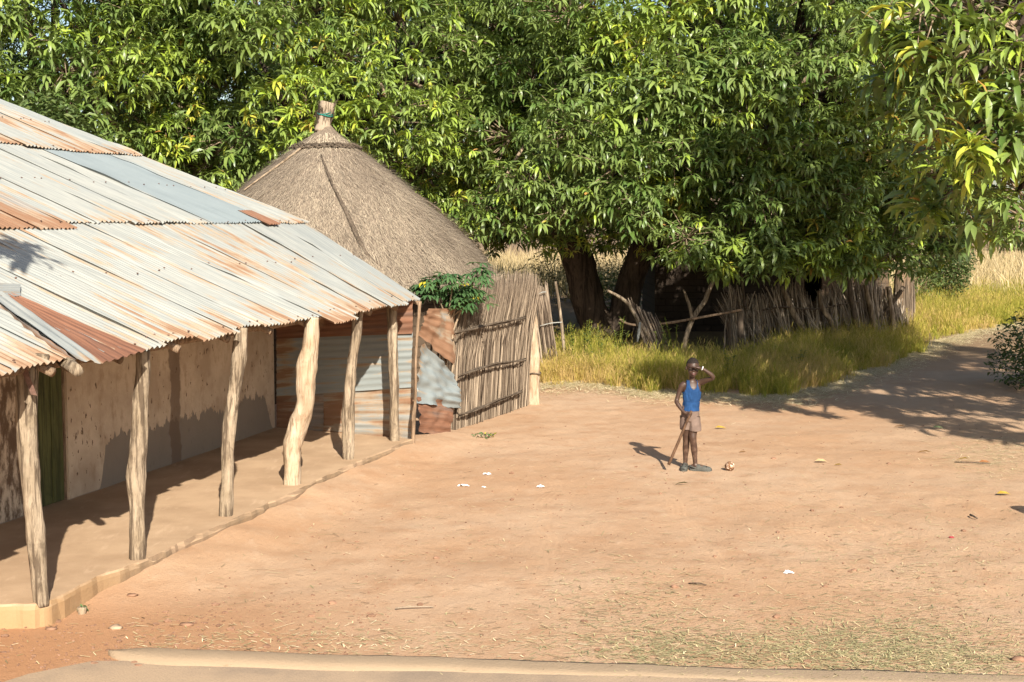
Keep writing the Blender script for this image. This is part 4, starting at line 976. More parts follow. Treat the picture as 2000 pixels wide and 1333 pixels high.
# ------------------------------------------------------------------ trees
YT = 33.0; b1 = Vector((at(1188, 676, YT).x, YT, 0))
def tp(px, py, Y): return np.array(at(px, py, Y))
make_tree('mango_tree', 'broad mango with two dark leaning trunks filling the centre right', b1,
          [([np.array((b1.x, YT, -.1)), tp(1172, 655, YT), tp(1150, 590, YT), tp(1127, 505, YT), tp(1080, 400, YT - .3), tp(1050, 250, YT)], [.62, .40, .375, .36, .30, .2]),
           ([np.array((b1.x, YT, -.1)), tp(1205, 655, YT), tp(1222, 590, YT), tp(1242, 520, YT), tp(1300, 400, YT - .3), tp(1390, 250, YT)], [.62, .38, .34, .31, .27, .2])],
          (4.5, 34.2, 5.5), (5.7, 5.6, 4.8), 120, 80, 900, (lambda x_: float(np.interp(x_, [2.6, 4.2, 8], [2.45, 2.08, 2.05]))), 101, 'mango trees', 290, front=0.85,
          extra=[(tp(x, y, Y_), r_) for x, y, Y_, r_ in ((955, 400, 30, .8), (1015, 412, 29.6, .75), (1090, 392, 29, .8), (1165, 390, 29.2, .8), (1255, 402, 28.6, .85), (1340, 465, 28.8, .85), (1420, 492, 29, .85), (1500, 488, 29, .9), (1580, 482, 29.2, .9), (1660, 486, 29.4, .9), (1740, 490, 29.8, .9), (1800, 455, 30.2, .9), (1850, 400, 30.6, .9), (1860, 330, 31, .9), (1790, 370, 30.2, 1.0), (1620, 380, 29, 1.0), (1480, 390, 28.8, 1.0), (1200, 330, 28.8, 1.1), (1330, 300, 28.8, 1.1), (1460, 300, 29, 1.1), (1580, 290, 29.2, 1.1), (1700, 300, 29.6, 1.1), (1120, 250, 29, 1.1), (1300, 180, 29, 1.1), (1450, 170, 29, 1.1), (1050, 340, 29.3, 1.0))])
bL = Vector((-4.3, 36.0, 0))
make_tree('mango_tree', 'tall mango rising directly behind the thatched hut', bL, [([np.array((bL.x, bL.y, -.1)), np.array((bL.x + .1, bL.y, 2.0)), np.array((bL.x - .2, bL.y, 4.0))], [.5, .4, .3])],
          (-4.4, 35.2, 5.7), (4.8, 5.0, 5.2), 84, 74, 600, 2.2, 102, 'mango trees', 200, tone0=0.42, front=0.8)
bL2 = Vector((-11.6, 34.0, 0))
make_tree('mango_tree', 'dense mango behind the ridge of the iron roof at the far left', bL2, [([np.array((bL2.x, bL2.y, -.1)), np.array((bL2.x, bL2.y, 2.0)), np.array((bL2.x + .3, bL2.y, 4.0))], [.5, .4, .3])],
          (-11.6, 33.0, 6.0), (4.9, 5.0, 4.6), 84, 74, 600, 2.4, 103, 'mango trees', 200, tone0=0.37, front=0.8)
def sunlane(p, r):          # crown cleared of leaves on the sun side to light the hanging tufts
    if p[1] > 15.9: return True
    t = (p[1] - 17.0) / TOSUN.y; q = np.array(p) - np.array(TOSUN) * t
    return not (q[0] < 6.35 and 2.3 < q[2] < 8.5)
bR = Vector((10.2, 17.6, 0))
make_tree('mango_tree', 'nearest mango reaching in from the right with hanging leaf tufts', bR, [([np.array((bR.x, bR.y, -.1)), np.array((bR.x - .1, bR.y, 2.0)), np.array((bR.x - .4, bR.y, 3.8))], [.45, .36, .28])],
          (9.4, 17.9, 6.7), (4.2, 3.7, 4.6), 70, 46, 420, 2.75, 104, 'mango trees', 290, front=0.25, lobe_r=(0.6, 1.05), tone0=0.50, keep=sunlane, leaf_s=1.12, light=False,
          extra=[(tp(x, y, Y_), r_) for x, y, Y_, r_ in ((1740, 50, 17, .45), (1850, 90, 16.8, .5), (1945, 50, 16.5, .5), (1760, 165, 17.2, .42), (1890, 165, 16.6, .5), (1975, 210, 16.4, .5), (1930, 320, 16.6, .5), (1990, 420, 16.6, .45), (1830, 260, 17.6, .45), (1960, 130, 17.5, .6), (1880, 360, 18.2, .6), (1980, 300, 18.5, .7), (1830, 340, 18.8, .6), (1950, 430, 18.6, .5),
                 (1990, 120, 20, .8), (2000, 250, 20.2, .8), (1990, 370, 20.2, .8), (1920, 230, 20.4, .7), (1930, 70, 20, .8), (1800, 25, 16.4, .5), (1900, 20, 16.3, .5), (1985, 60, 16.2, .5), (1840, 170, 16.4, .45), (1940, 250, 16.2, .45), (1990, 150, 16.2, .5), (1890, 100, 16.1, .4), (1985, 300, 16.2, .4), (1780, 110, 16.6, .4), (1990, 20, 18.5, .8), (1900, 60, 18.5, .7))] +
                [(np.array(gp(x, y)) + np.array(TOSUN) * (z / TOSUN.z), .78) for x, y, z in ((1640, 785, 5), (1720, 800, 4.6), (1800, 815, 5), (1880, 830, 4.6), (1960, 838, 5), (1700, 768, 5.6), (1790, 780, 5.6), (1890, 790, 5.2), (1980, 800, 5.6), (1760, 745, 6), (1850, 752, 5.8), (1950, 760, 6), (1800, 725, 6.4), (1890, 730, 6.2), (1980, 735, 6.5), (1840, 712, 6.6), (1930, 712, 6.8))])  # last group: lobes added out of view to cast the path shadow
# trees further back that close the gaps
for k, (x, y, rx, rz, lab) in enumerate(((-8.5, 47, 6, 5, 'deep green tree far behind between the two left mangos'), (-2.4, 48, 6, 5.2, 'deep green tree far behind the gap beside the hut'), (9.5, 50, 6, 4.8, 'deep green tree far behind the mud buildings'))):
    make_tree('background_tree', lab, (x, y, 0), [([np.array((x, y, -.1)), np.array((x, y, 2.5)), np.array((x + .2, y, 4))], [.4, .3, .22])], (x, y, 6.2), (rx, 4.5, rz), 40, 34, 500, 2.4, 120 + k, 'trees beyond the compound', 0, (1.2, 1.9), .34, .85, 1.35)
# the tree out of the frame on the left whose twig shades the roof
rq = rp(12, 478, .05); lq = rq + TOSUN * 5.2
make_tree('overhanging_tree', 'small leafy tree whose shadow falls on the left of the roof', (lq.x - 2.6, lq.y - 0.6, 0), [([np.array((lq.x - 2.6, lq.y - .6, -.1)), np.array((lq.x - 2.4, lq.y - .6, 2.5)), np.array((lq.x - 1.8, lq.y - .4, lq.z + .2))], [.2, .15, .1])],
          (lq.x - 2.4, lq.y - .6, lq.z + 1.2), (1.4, 1.4, 1.0), 8, 20, 20, 3.5, 140, None, 0, (0.4, 0.6), extra=((np.array(lq), 0.30), (np.array(lq) + np.array([-.15, .2, .05]), .3)))

# ------------------------------------------------------------------ bushes, cassava, weeds
def leafy(name, label, base, n, rad, zc, seed, size, mat, cat='bush', tone=0.5, group=None, wratio=0.4):
    rg = np.random.default_rng(seed); vs = []; 
    root = thing(name, base, label, cat, group)
    d = unit(rg.normal(size=(n, 3))); p = d * np.array(rad) * (rg.random(n)[:, None] ** 0.33) * (1 + 0.15 * np.array([n3(*(a * 2.2 + seed)) for a in d]))[:, None]; p[:, 2] += zc; ok = p[:, 2] > 0.02; p = p[ok]; n = len(p)
    V = []; T = []; N = []
    for i in range(n):
        L = size * rg.uniform(.6, 1.3); V.append(leaf_geo(L, L * wratio, rg.random() * 6.28, rg.uniform(-.4, 1.0), rg.uniform(.2, 1.2), p[i], rg.normal(0, .5))); T.append(LEAF_T + 8 * i); N.append(np.full(8, np.clip(tone + rg.normal(0, .18), 0, 1)))
    o = link('foliage', fastmesh('foliage', np.concatenate(V), np.concatenate(T), np.concatenate(N)), mat, root); o['kind'] = 'stuff'
    mb = MB(); b = np.array(base)
    for k in range(7):
        a = k * .9; tube(mb, [b, b + np.array((rad[0] * .3 * math.cos(a), rad[1] * .3 * math.sin(a), zc * .6)), b + np.array((rad[0] * .55 * math.cos(a), rad[1] * .55 * math.sin(a), zc + rad[2] * .3))], [.03, .02, .01], 6, .1, k, 3)
    build('stem', mb, TWIG, root); return root
Y = 44; leafy('round_bush', 'round clipped dark green bush at the bend of the path', (at(1845, 600, Y).x, Y, 0), 6000, (0.85, .8, 1.2), 1.5, 61, .12, LEAF2, tone=.35)
Y = 42; leafy('wild_shrub', 'straggly olive shrub left of the round green bush', (at(1790, 600, Y).x, Y, 0), 1500, (0.75, .6, 1.1), 1.1, 64, .12, LEAF2, tone=.6)
Y = 44; leafy('wild_shrub', 'dull green shrub seen between the two leaning trunks', (at(1215, 600, Y).x, Y, 0), 1500, (1.0, .7, .75), .75, 65, .12, LEAF2, tone=.35)
Y = 50; leafy('wild_shrub', 'brownish dry bush far behind the left leaning trunk', (at(1120, 600, Y).x, Y, 0), 1800, (1.9, .9, 1.0), 1.0, 66, .13, DRYG, tone=.2)
leafy('roadside_bush', 'dark weedy bush in tree shade at the right edge', (9.35, 24.6, 0), 3800, (1.0, 1.3, .85), .55, 62, .10, LEAF2, tone=.28)
Y = 27.5; leafy('citrus_bush', 'small leaved bush peeping over the roof edge at the left', (at(85, 250, Y).x, Y, 0), 3600, (0.95, .9, 1.1), at(85, 262, Y).z - .3, 63, .15, LEAF2, tone=.42)
# cassava plant behind the scrap iron
Y = 19.25; cb = Vector((at(858, 600, Y).x, Y, 0)); cas = thing('cassava_plant', cb, 'bright green cassava plant with fingered leaves above the scrap iron', 'plant'); rg = np.random.default_rng(66)
V = []; T = []; N = []; c_ = np.array(at(882, 560, Y)); k = 0; mb = MB(); crown_tip = []
for s_ in range(7):
    tip = c_ + np.array([rg.uniform(-.35, .35), rg.uniform(-.25, .25), rg.uniform(-.2, .2)]); tube(mb, [np.array((cb.x + rg.normal(0, .05), Y, 0)), np.array((cb.x + rg.normal(0, .08), Y, c_[2] * .6)), tip], [.018, .015, .010], 6, .1, s_, 4); crown_tip.append(tip)
for s_ in range(190):
    tip = crown_tip[rg.integers(7)]; d = unit(rg.normal(size=3) + np.array([0, -.3, .25])); p = tip + d * rg.uniform(.06, .22); p[2] = max(p[2], c_[2] - .30)
    tube(mb, [tip, p], [.003, .003], 3, 0, 0, 1, False); a0 = math.atan2(d[1], d[0]); ton = .5 + rg.normal(0, .16) if rg.random() > .02 else 1.0; nl = rg.integers(5, 8); til = rg.uniform(-.2, .5)
    for q in range(nl):
        a = a0 + (q - (nl - 1) / 2) * .62; L = .165 * rg.uniform(.8, 1.2) * (1 - .25 * abs(q - (nl - 1) / 2) / nl); V.append(leaf_geo(L, L * .25, a, til - .1 * abs(q - nl / 2), rg.uniform(.5, 1.1), p)); T.append(LEAF_T + 8 * k); N.append(np.full(8, np.clip(ton, 0, 1))); k += 1
link('foliage', fastmesh('foliage', np.concatenate(V) - np.array(cb), np.concatenate(T), np.concatenate(N)), CASS, cas)['kind'] = 'stuff'
build('stem', mb, TWIG, cas)

# grass verge
rg = np.random.default_rng(51)
EDGE = [gp(x, y) for x, y in ((1040, 752), (1090, 752), (1180, 758), (1260, 768), (1400, 775), (1530, 780), (1620, 760), (1700, 730), (1790, 695), (1830, 672), (1900, 652), (2000, 632), (2100, 615))]
ex = np.array([e.x for e in EDGE]); ey = np.array([e.y for e in EDGE])
BACK = [gp(x, y) for x, y in ((1040, 690), (1090, 690), (1180, 690), (1300, 695), (1450, 705), (1560, 705), (1660, 690), (1745, 660))]
def verge(nt, per, x0, x1, depth, hfun, w, seed, dry, xdens=None):
    """tufts of fine stems fanning out of a common foot, with feathery heads"""
    rg = np.random.default_rng(seed); x = rg.uniform(x0, x1, nt); d = depth(x) * rg.random(nt) ** 0.85
    wob = np.array([0.55 * n3(a * 0.9, 0.2, seed) + 0.3 * n3(a * 3.3, 4.2, seed) for a in x]); y = np.interp(x, ex, ey) + d + wob + 0.10
    cl = np.array([n3(a * 0.8, b * 0.8, seed * .3) + .6 * n3(a * 2.6, b * 2.6, 1.0) for a, b in zip(x, y)])
    ok = rg.random(nt) < np.clip(0.62 + 1.1 * cl + .5 * np.minimum(d, .8), .12, 1); x, y, d, cl = x[ok], y[ok], d[ok], cl[ok]; nt = len(x)
    h = hfun(x, d) * np.clip(1 + .75 * cl, .35, 1.9) * rg.uniform(.6, 1.25, nt)
    kind = rg.random(nt); patch = np.array([n3(a * .7, b * .7, 4.4) for a, b in zip(x, y)])
    tone = np.where(kind + .5 * patch < .30, .08, np.where(kind + .5 * patch > 1 - dry, .92, .46)) + .3 * patch + rg.normal(0, .10, nt)
    k = np.repeat(np.arange(nt), per); n = len(k); az = rg.random(n) * 6.28; rr_ = np.abs(rg.normal(0, .055, n))
    px_ = np.stack([x[k] + rr_ * np.cos(az), y[k] + rr_ * np.sin(az), np.zeros(n)], 1); hb = h[k] * rg.uniform(.45, 1.15, n); ln = rg.uniform(.08, .75, n)
    tb_ = np.clip(tone[k] + rg.normal(0, .12, n), 0, 1)
    A1 = blades(px_, hb, az + rg.normal(0, .6, n), ln, rg.uniform(w * .6, w * 1.3, n), tb_, rg)
    m = rg.random(n) < .8; q = px_[m] + np.stack([np.cos(az[m]) * hb[m] * ln[m] * .6, np.sin(az[m]) * hb[m] * ln[m] * .6, hb[m] * rg.uniform(.45, .95, m.sum())], 1); nm = m.sum()
    A2 = blades(q, rg.uniform(.05, .15, nm), rg.random(nm) * 6.28, rg.uniform(.3, 1.4, nm), rg.uniform(w * .7, w * 1.5, nm), np.clip(tb_[m] + .06 + rg.normal(0, .12, nm), 0, 1), rg)
    return A1, A2
def add_grass(nm, lab, AA):
    o = link(nm, fastmesh(nm, *AA), GRASS); tag(o, lab, 'grass', kind='stuff')
g1, g2 = verge(4200, 20, 0.55, 9.0, lambda x: np.interp(x, [0.5, 3, 6, 9], [4.2, 5.2, 5.8, 4.4]), lambda x, d: np.interp(d, [0, .3, .9, 3, 5.5], [.14, .34, .46, .46, .42]), .0065, 52, .26)
add_grass('verge_grass', 'tall yellow green weedy grass along the edge of the yard', g1); add_grass('grass_flowerheads', 'feathery yellowish flower heads over the verge grass', g2)
g1, g2 = verge(2700, 17, 8.6, 19.0, lambda x: np.interp(x, [8, 12, 19], [6.0, 7.0, 8.0]), lambda x, d: np.interp(d, [0, .4, 1.5, 8], [.14, .36, .64, .72]), .010, 53, .14)
add_grass('roadside_grass', 'bright green roadside grass lit beyond the brush fence', g1); add_grass('roadside_grass_heads', 'feathery heads over the bright roadside grass', g2)
# dry mown straw fringe in front of the grass
n = 26000; x = rg.uniform(.5, 17, n); y = np.interp(x, ex, ey) + np.array([0.55 * n3(a * 0.9, 0.2, 52) for a in x]) - np.abs(rg.normal(0, .75, n)) + .5; 
v, t, tn = blades(np.stack([x, y, np.full(n, .012)], 1), rg.uniform(.04, .16, n), rg.random(n) * 6.28, rg.uniform(1.5, 3.2, n), rg.uniform(.006, .014, n), np.clip(rg.normal(.68, .2, n), 0, 1), rg)
v[:, 2] = np.maximum(v[:, 2] * .35, .014)
o = link('straw_fringe', fastmesh('straw_fringe', v, t, tn), LITTER); tag(o, 'pale dry cut straw lying along the foot of the verge', 'straw', kind='stuff')
# dry field beyond
n = 36000; y = rg.uniform(44, 95, n); x = rg.uniform(-.36, .46, n) * y; ok = (np.array([n3(a * .12, b * .12, 6) for a, b in zip(x, y)]) > -.35) & ((x > 13) | (y > 52)); x, y = x[ok], y[ok]; n = len(x)
v, t, tn = blades(np.stack([x, y, np.zeros(n)], 1), rg.uniform(.7, 1.6, n), rg.random(n) * 6.28, rg.uniform(.1, .5, n), rg.uniform(.02, .045, n), np.clip(rg.normal(.55, .22, n), 0, 1), rg)
o = link('dry_field', fastmesh('dry_field', v, t, tn), DRYG); tag(o, 'tall dry straw coloured grass field in the distance', 'grass', kind='stuff')
# leafy weeds poking above the grass
for k, (px_, py_, Yq, hgt) in enumerate(((1118, 640, 26.5, 1.05), (1142, 632, 26.8, 1.15), (1208, 642, 27.0, 1.1), (1318, 648, 27.4, 1.05), (1172, 655, 26.2, .95), (1285, 668, 27.0, .85), (1560, 700, 25.5, .6), (1420, 715, 24.6, .65))):
    wl = ('leafy weed before the left leaning trunk, leftmost of the weeds', 'tallest leafy weed in front of the left leaning trunk', 'leafy weed left of the collapsed reed panel pole', 'leafy weed between the collapsed panel and the forked branch', 'short leafy weed between the two leaning trunks', 'leafy weed at the foot of the collapsed reed panel', 'low green weed in the shaded grass below the brush fence', 'low green weed just right of the child')[k]
    bx = at(px_, 700, Yq).x; rg2 = np.random.default_rng(600 + k); root = thing('weed_plant', (bx, Yq, 0), wl, 'weed', 'leafy weeds in the verge grass'); mb = MB(); V = []; T = []; N = []; q = 0
    for s_ in range(4):
        tip = np.array([rg2.normal(0, .12), rg2.normal(0, .1), hgt * rg2.uniform(.7, 1.0)]); tube(mb, [np.array(root.location), np.array(root.location) + tip * np.array([.4, .4, .5]), np.array(root.location) + tip], [.008, .006, .004], 4, 0, 0, 2, False)
        for j in range(26):
            f = rg2.uniform(.3, 1.0); p = tip * np.array([f, f, f]); L = rg2.uniform(.04, .09); V.append(leaf_geo(L, L * .5, rg2.random() * 6.28, rg2.uniform(.2, .9), .6, p)); T.append(LEAF_T + 8 * q); N.append(np.full(8, np.clip(.75 + rg2.normal(0, .15), 0, 1))); q += 1
    build('stem', mb, GRASS, root); link('foliage', fastmesh('foliage', np.concatenate(V), np.concatenate(T), np.concatenate(N)), LEAF2, root)
g = gp(160, 1200); leafy('seedling', 'tiny green seedling in the dirt below the veranda corner', (g.x, g.y, ground_h(g.x, g.y)), 18, (.05, .04, .04), .04, 68, .035, CASS, 'weed', .6)
g = gp(945, 858); leafy('seedling', 'small green weed patch on the dirt in front of the reed fence', (g.x, g.y, ground_h(g.x, g.y)), 60, (.16, .10, .03), .03, 69, .05, CASS, 'weed', .7)
# far trees on the horizon
for k, (x, y, r, lab) in enumerate(((34, 120, 4, 'small hazy tree far off beside the path at the right'), (47, 135, 5, 'hazy tree at the right edge of the far field'), (-8, 130, 6, 'hazy far tree behind the thatched hut'), (12, 140, 6, 'hazy far tree seen between the two mango trunks'), (60, 150, 6, 'farthest hazy tree beyond the right edge'))):
    leafy('distant_tree', lab, (x, y, 0), 900, (r, r * .8, r * .55), r * .62, 700 + k, .7, LEAF2, 'tree', .45, 'distant trees across the field', .6)

# ------------------------------------------------------------------ litter on the ground
rg = np.random.default_rng(71); P = []; Hh = []; Tn = []; Ln = []
def scatter(n, cx, cy, sx, sy, tone, hl, lean=(2.5, 5)):
    x = rg.normal(0, 1, n); y = rg.normal(0, 1, n)
    for a, b in zip(x, y):
        g = gp(cx + a * sx, min(max(cy + b * sy, 770), 1330)); P.append((g.x, g.y, ground_h(g.x, g.y) + .006)); Hh.append(rg.uniform(*hl)); Tn.append(np.clip(rg.normal(*tone), 0, 1)); Ln.append(rg.uniform(*lean))
scatter(2200, 1720, 1255, 150, 32, (.36, .16), (.006, .022)); scatter(1500, 1480, 1275, 160, 26, (.42, .18), (.006, .024)); scatter(1500, 1850, 1295, 130, 22, (.45, .2), (.006, .024)); scatter(900, 1230, 1180, 90, 40, (.42, .2), (.005, .018))
scatter(800, 1300, 1270, 90, 22, (.36, .18), (.006, .02)); scatter(1100, 1800, 1130, 190, 70, (.42, .2), (.006, .022)); scatter(900, 1950, 890, 60, 22, (.6, .2), (.01, .04)); scatter(900, 700, 1255, 300, 20, (.6, .25), (.005, .02))
for i in range(2000):
    px_ = rg.uniform(250, 2000); py_ = rg.uniform(790, 1300); g = gp(px_, py_)
    if (g - P3B).dot(NIN) > -0.55 and g.y < 19.5: continue
    P.append((g.x, g.y, ground_h(g.x, g.y) + .006)); Hh.append(rg.uniform(.006, .022) * (1 + 1.5 * (rg.random() < .12))); Tn.append(np.clip(rg.choice([.12, .16, .62, .74]) + rg.normal(0, .1), 0, 1)); Ln.append(rg.uniform(2.5, 5))
P = np.array(P); Hh = np.array(Hh); n = len(P); az = np.where(rg.random(n) < .6, rg.choice([0, 3.14], n) + rg.normal(0, .4, n), rg.random(n) * 6.28)
d = np.stack([np.cos(az), np.sin(az), np.zeros(n)], 1); s_ = np.stack([-np.sin(az), np.cos(az), np.zeros(n)], 1) * (rg.uniform(.0015, .0036, n))[:, None]; L = (Hh * np.array(Ln))[:, None]
up = np.array([0, 0, 1]) * rg.uniform(.0, .012, n)[:, None]
v = np.stack([P - s_, P + s_, P + d * L + s_ + up, P + d * L - s_ + up], 1).reshape(-1, 3); t = (np.array([[0, 1, 2], [0, 2, 3]])[None] + (np.arange(n) * 4)[:, None, None]).reshape(-1, 3)
o = link('straw_litter', fastmesh('straw_litter', v, t, np.repeat(Tn, 4)), LITTER, None, False); tag(o, 'scattered chopped straw and twigs on the dirt', 'straw', kind='stuff')
# pebbles, one object
mb = MB(); rg = np.random.default_rng(72)
for i in range(2200):
    if i < 900: px_, py_ = rg.uniform(0, 760), 1150 + 160 * rg.random() ** .7
    else: px_, py_ = rg.uniform(300, 2000), rg.uniform(830, 1300)
    g = gp(px_, py_)
    if (g - P3B).dot(NIN) > -0.6 and g.y > 10.1 and g.y < 19.5: continue
    r = rg.uniform(.003, .011) * (1 + 1.5 * (rg.random() < .06)); blob(mb, (g.x, g.y, ground_h(g.x, g.y) + r * .25), (r * rg.uniform(.8, 1.5), r, r * .6), i * 1.3, .5, 1)
o = build('pebbles', mb, STONER, None, False); tag(o, 'small reddish pebbles and clods scattered on the dirt', 'pebbles', kind='stuff')
for (px_, py_, r, mat, lab) in ((226, 1228, .055, STONE, 'flat pale stone lying left of the road edge'), (200, 1124, .03, STONER, 'dark reddish clod below the veranda edge'), (258, 1172, .045, STONER, 'crumbly dark clod near the second post'), (365, 1222, .05, STONER, 'reddish clod just above the road edge'),
                               (915, 1197, .018, STONE, 'round pale pebble alone on the swept dirt'), (1990, 1290, .06, STONER, 'brown stone at the lower right corner'), (100, 1230, .045, STONER, 'dark red clod in front of the veranda corner'), (1668, 1116, .03, STONER, 'dark lump of dung on the open dirt')):
    g = gp(px_, py_); r *= .68; o = build('stone', blob(MB(), (0, 0, 0), (r * 1.4, r, r * .5), px_, .5, 2), mat); o.location = (g.x, g.y, ground_h(g.x, g.y) + r * .2); tag(o, lab, 'stone')
# paper scraps
for (px_, py_, w, lab) in ((905, 949, .075, 'largest crumpled white paper scrap on the dirt'), (951, 928, .055, 'flat white paper scrap above the crumpled one'), (945, 952, .03, 'small white scrap right of the crumpled paper'), (1056, 952, .05, 'pale bent scrap left of the boy shadow'), (1540, 1122, .05, 'white paper scrap on the open right side'), (1235, 758, .10, 'pale crumpled plastic bag at the grass edge')):
    g = gp(px_, py_); vs = []
    for j in range(6):
        for i in range(8): vs.append(((i / 7 - .5) * w * 1.7 + .25 * w * n3(i * .9, j * .9, px_), (j / 5 - .5) * w * 1.2 * (1 - .5 * abs(i / 3.5 - 1) ** 2) + .25 * w * n3(j * .9, i * .9, px_ * .7), .004 + .055 * w / .07 * abs(n3(i * .8, j * .8, px_ * 1.37)) * (1 - (abs(i / 3.5 - 1)) ** 3)))
    o = build('paper_scrap', MB().add(vs, [(j * 8 + i, j * 8 + i + 1, (j + 1) * 8 + i + 1, (j + 1) * 8 + i) for j in range(5) for i in range(7)]), PAPER, None, False); o.location = (g.x, g.y, ground_h(g.x, g.y)); tag(o, lab, 'paper')
# fallen leaves
LC = {'yellow': m_plain('yellow_leaf', (0.52, 0.44, 0.03), .6, .3, .2), 'green': m_plain('green_leaf', (0.17, 0.20, 0.09), .6, .3, .2), 'brown': m_plain('brown_leaf', (0.30, 0.13, 0.05), .7, .2, .3), 'gold': m_plain('gold_leaf', (0.42, 0.27, 0.04), .7, .2, .3), 'pale': m_plain('pale_leaf', (0.46, 0.33, 0.17), .7, .2, .2)}
for k, (px_, py_, c_, lab) in enumerate(((1878, 900, 'yellow', 'bright yellow green fallen leaf right of the boy'), (1805, 888, 'gold', 'golden curled fallen leaf between ball and yellow leaf'), (1925, 905, 'brown', 'brown fallen leaf right of the yellow leaf'), (1833, 840, 'green', 'green fallen leaf at the shadow edge'),
                                       (1757, 836, 'pale', 'pale dry leaf just outside the shadow edge'), (1962, 971, 'gold', 'mustard fallen leaf near the right edge'), (1408, 837, 'gold', 'long golden leaf behind the boy'), (1605, 904, 'pale', 'pale dry leaf right of the ball'), (1637, 911, 'yellow', 'tiny yellow leaf right of the pale leaf'), (1450, 886, 'pale', 'small pale leaf above the ball'), (1330, 950, 'green', 'flat faded green leaf below the boy'))):
    g = gp(px_, py_); v = leaf_geo(.17 if k not in (8, 9) else .10, .062, random.choice((0.2, 2.9, .1, 3.3)), .25, .7, (0, 0, .012), .35); v[:, 0] -= v[:, 0].mean(); v[:, 2] -= v[:, 2].min() - .008
    o = link('fallen_leaf', fastmesh('fallen_leaf', v, LEAF_T), LC[c_]); o.location = (g.x, g.y, ground_h(g.x, g.y)); tag(o, lab, 'leaf', 'fallen leaves on the dirt')
# the red wrapper, twigs
g = gp(1858, 1052); o = build('wrapper', blob(MB(), (0, 0, 0), (.028, .014, .008), 3, .6, 2), m_plain('red_wrapper', (.35, .05, .06), .5)); o.location = (g.x, g.y, .012); tag(o, 'tiny red wrapper on the dirt at the right', 'wrapper')
for k, (x0, y0, x1, y1, r, lab) in enumerate(((830, 879, 866, 862, .008, 'thin grey twig slanting below the scrap iron'), (772, 1189, 846, 1186, .006, 'long pale straw stalk on the near dirt'), (1895, 1006, 1909, 1013, .012, 'short dark twig near the right edge'), (1864, 903, 1930, 906, .008, 'thin stick beside the yellow leaf'), (1345, 1140, 1380, 1143, .006, 'pale straw stalk low in the centre'))):
    a, b = gp(x0, y0, .015), gp(x1, y1, .015); t_ = stick(a, b, r, r * .7, 5, .01, .2, k); o = build('twig', MB(), None) if False else None
    mbx = MB(); mbx.v = [tuple(Vector(q) - a) for q in t_.v]; mbx.f = t_.f; mbx.uv = t_.uv; o = build('twig', mbx, REED if k in (1, 4) else DARKW); o.location = a; tag(o, lab, 'twig')
# unseen post added outside the frame to throw the small shadow at the edge
g = gp(1982, 993); h = 1.1; q = Vector((g.x, g.y, 0)) + Vector((TOSUN.x, TOSUN.y, 0)) / TOSUN.z * h + Vector((.05, 0, 0))
ps = thing('added_shadow_post', (q.x, q.y, 0), 'unseen log post added to cast a shadow at the right edge', 'post'); build('log', tube(MB(), [(q.x, q.y, -.1), (q.x, q.y, .5), (q.x + .03, q.y, h)], [.13, .12, .12], 12, .15, 2, 4), POST, ps)

# ------------------------------------------------------------------ the boy
BG = gp(1352, 921); BO = Vector((at(1352.7, 921, BG.y).x, BG.y + 0.06, 0))
SKIN = NT('dark_skin'); _p = SKIN.objc(); _n = SKIN.noise(_p, 14, 4); _f = SKIN.noise(_p, 120, 3)
_c = SKIN.mix(_n, (0.038, 0.020, 0.0135), (0.066, 0.036, 0.024)); _x, _y, _z = SKIN.sep(_p)
_c = SKIN.mix(SKIN.math('MULTIPLY', SKIN.step(_z, 0.47, 0.2), SKIN.step(_n, .45, .7, 0, .55)), _c, (0.20, 0.125, 0.085))
SKIN = SKIN.bsdf(_c, 0.48, normal=SKIN.bump(_f, .002, .4), spec=.4)
HAIR = m_plain('cropped_hair', (0.030, 0.023, 0.020), .95, .1, .5, 90); LIP = m_plain('lip', (0.105, 0.048, 0.042), .5, .4, .1); EYEW = m_plain('eye_white', (.6, .56, .5), .3, .5, .05); EYED = m_plain('iris', (.02, .012, .01), .2, .5, .1)
VEST = m_plain('blue_vest_cotton', (0.020, 0.062, 0.165), .95, .1, .3, 9, dark=(0.013, 0.040, 0.11)); SHORT = m_plain('brown_shorts_cotton', (0.185, 0.132, 0.108), .95, .1, .3, 12); SAND = m_plain('grey_plastic_sandal', (0.085, 0.085, 0.074), .7, .3, .3, 20); BRAC = m_plain('white_bracelet', (.8, .8, .78), .4, .4, .05)
boy = thing('person', BO, 'child in blue vest and brown shorts shading the eyes with one hand', 'person')
def remesh(name, parts, voxel, mat, smooth=6, parent=boy):
    mb = MB()
    for p in parts: mb.add(p.v, p.f)
    me = bpy.data.meshes.new(name); me.from_pydata([tuple(Vector(v)) for v in mb.v], [], mb.f); me.update()
    tmp = bpy.data.objects.new(name + '_tmp', me); COL.objects.link(tmp)
    m = tmp.modifiers.new('r', 'REMESH'); m.mode = 'VOXEL'; m.voxel_size = voxel; m.use_smooth_shade = True
    if smooth: s = tmp.modifiers.new('s', 'SMOOTH'); s.factor = .5; s.iterations = smooth
    dg = bpy.context.evaluated_depsgraph_get(); me2 = bpy.data.meshes.new_from_object(tmp.evaluated_get(dg), depsgraph=dg); me2.name = name
    COL.objects.unlink(tmp); bpy.data.objects.remove(tmp); me2.materials.clear(); return link(name, me2, mat, parent)
def tb(pts, rads, seg=14, sub=4, flat=(1, 1)): return tube(MB(), pts, rads, seg, 0, 0, sub, True, flat)
def ell(c, r, sub=3): return blob(MB(), c, r, 0, 0, sub)
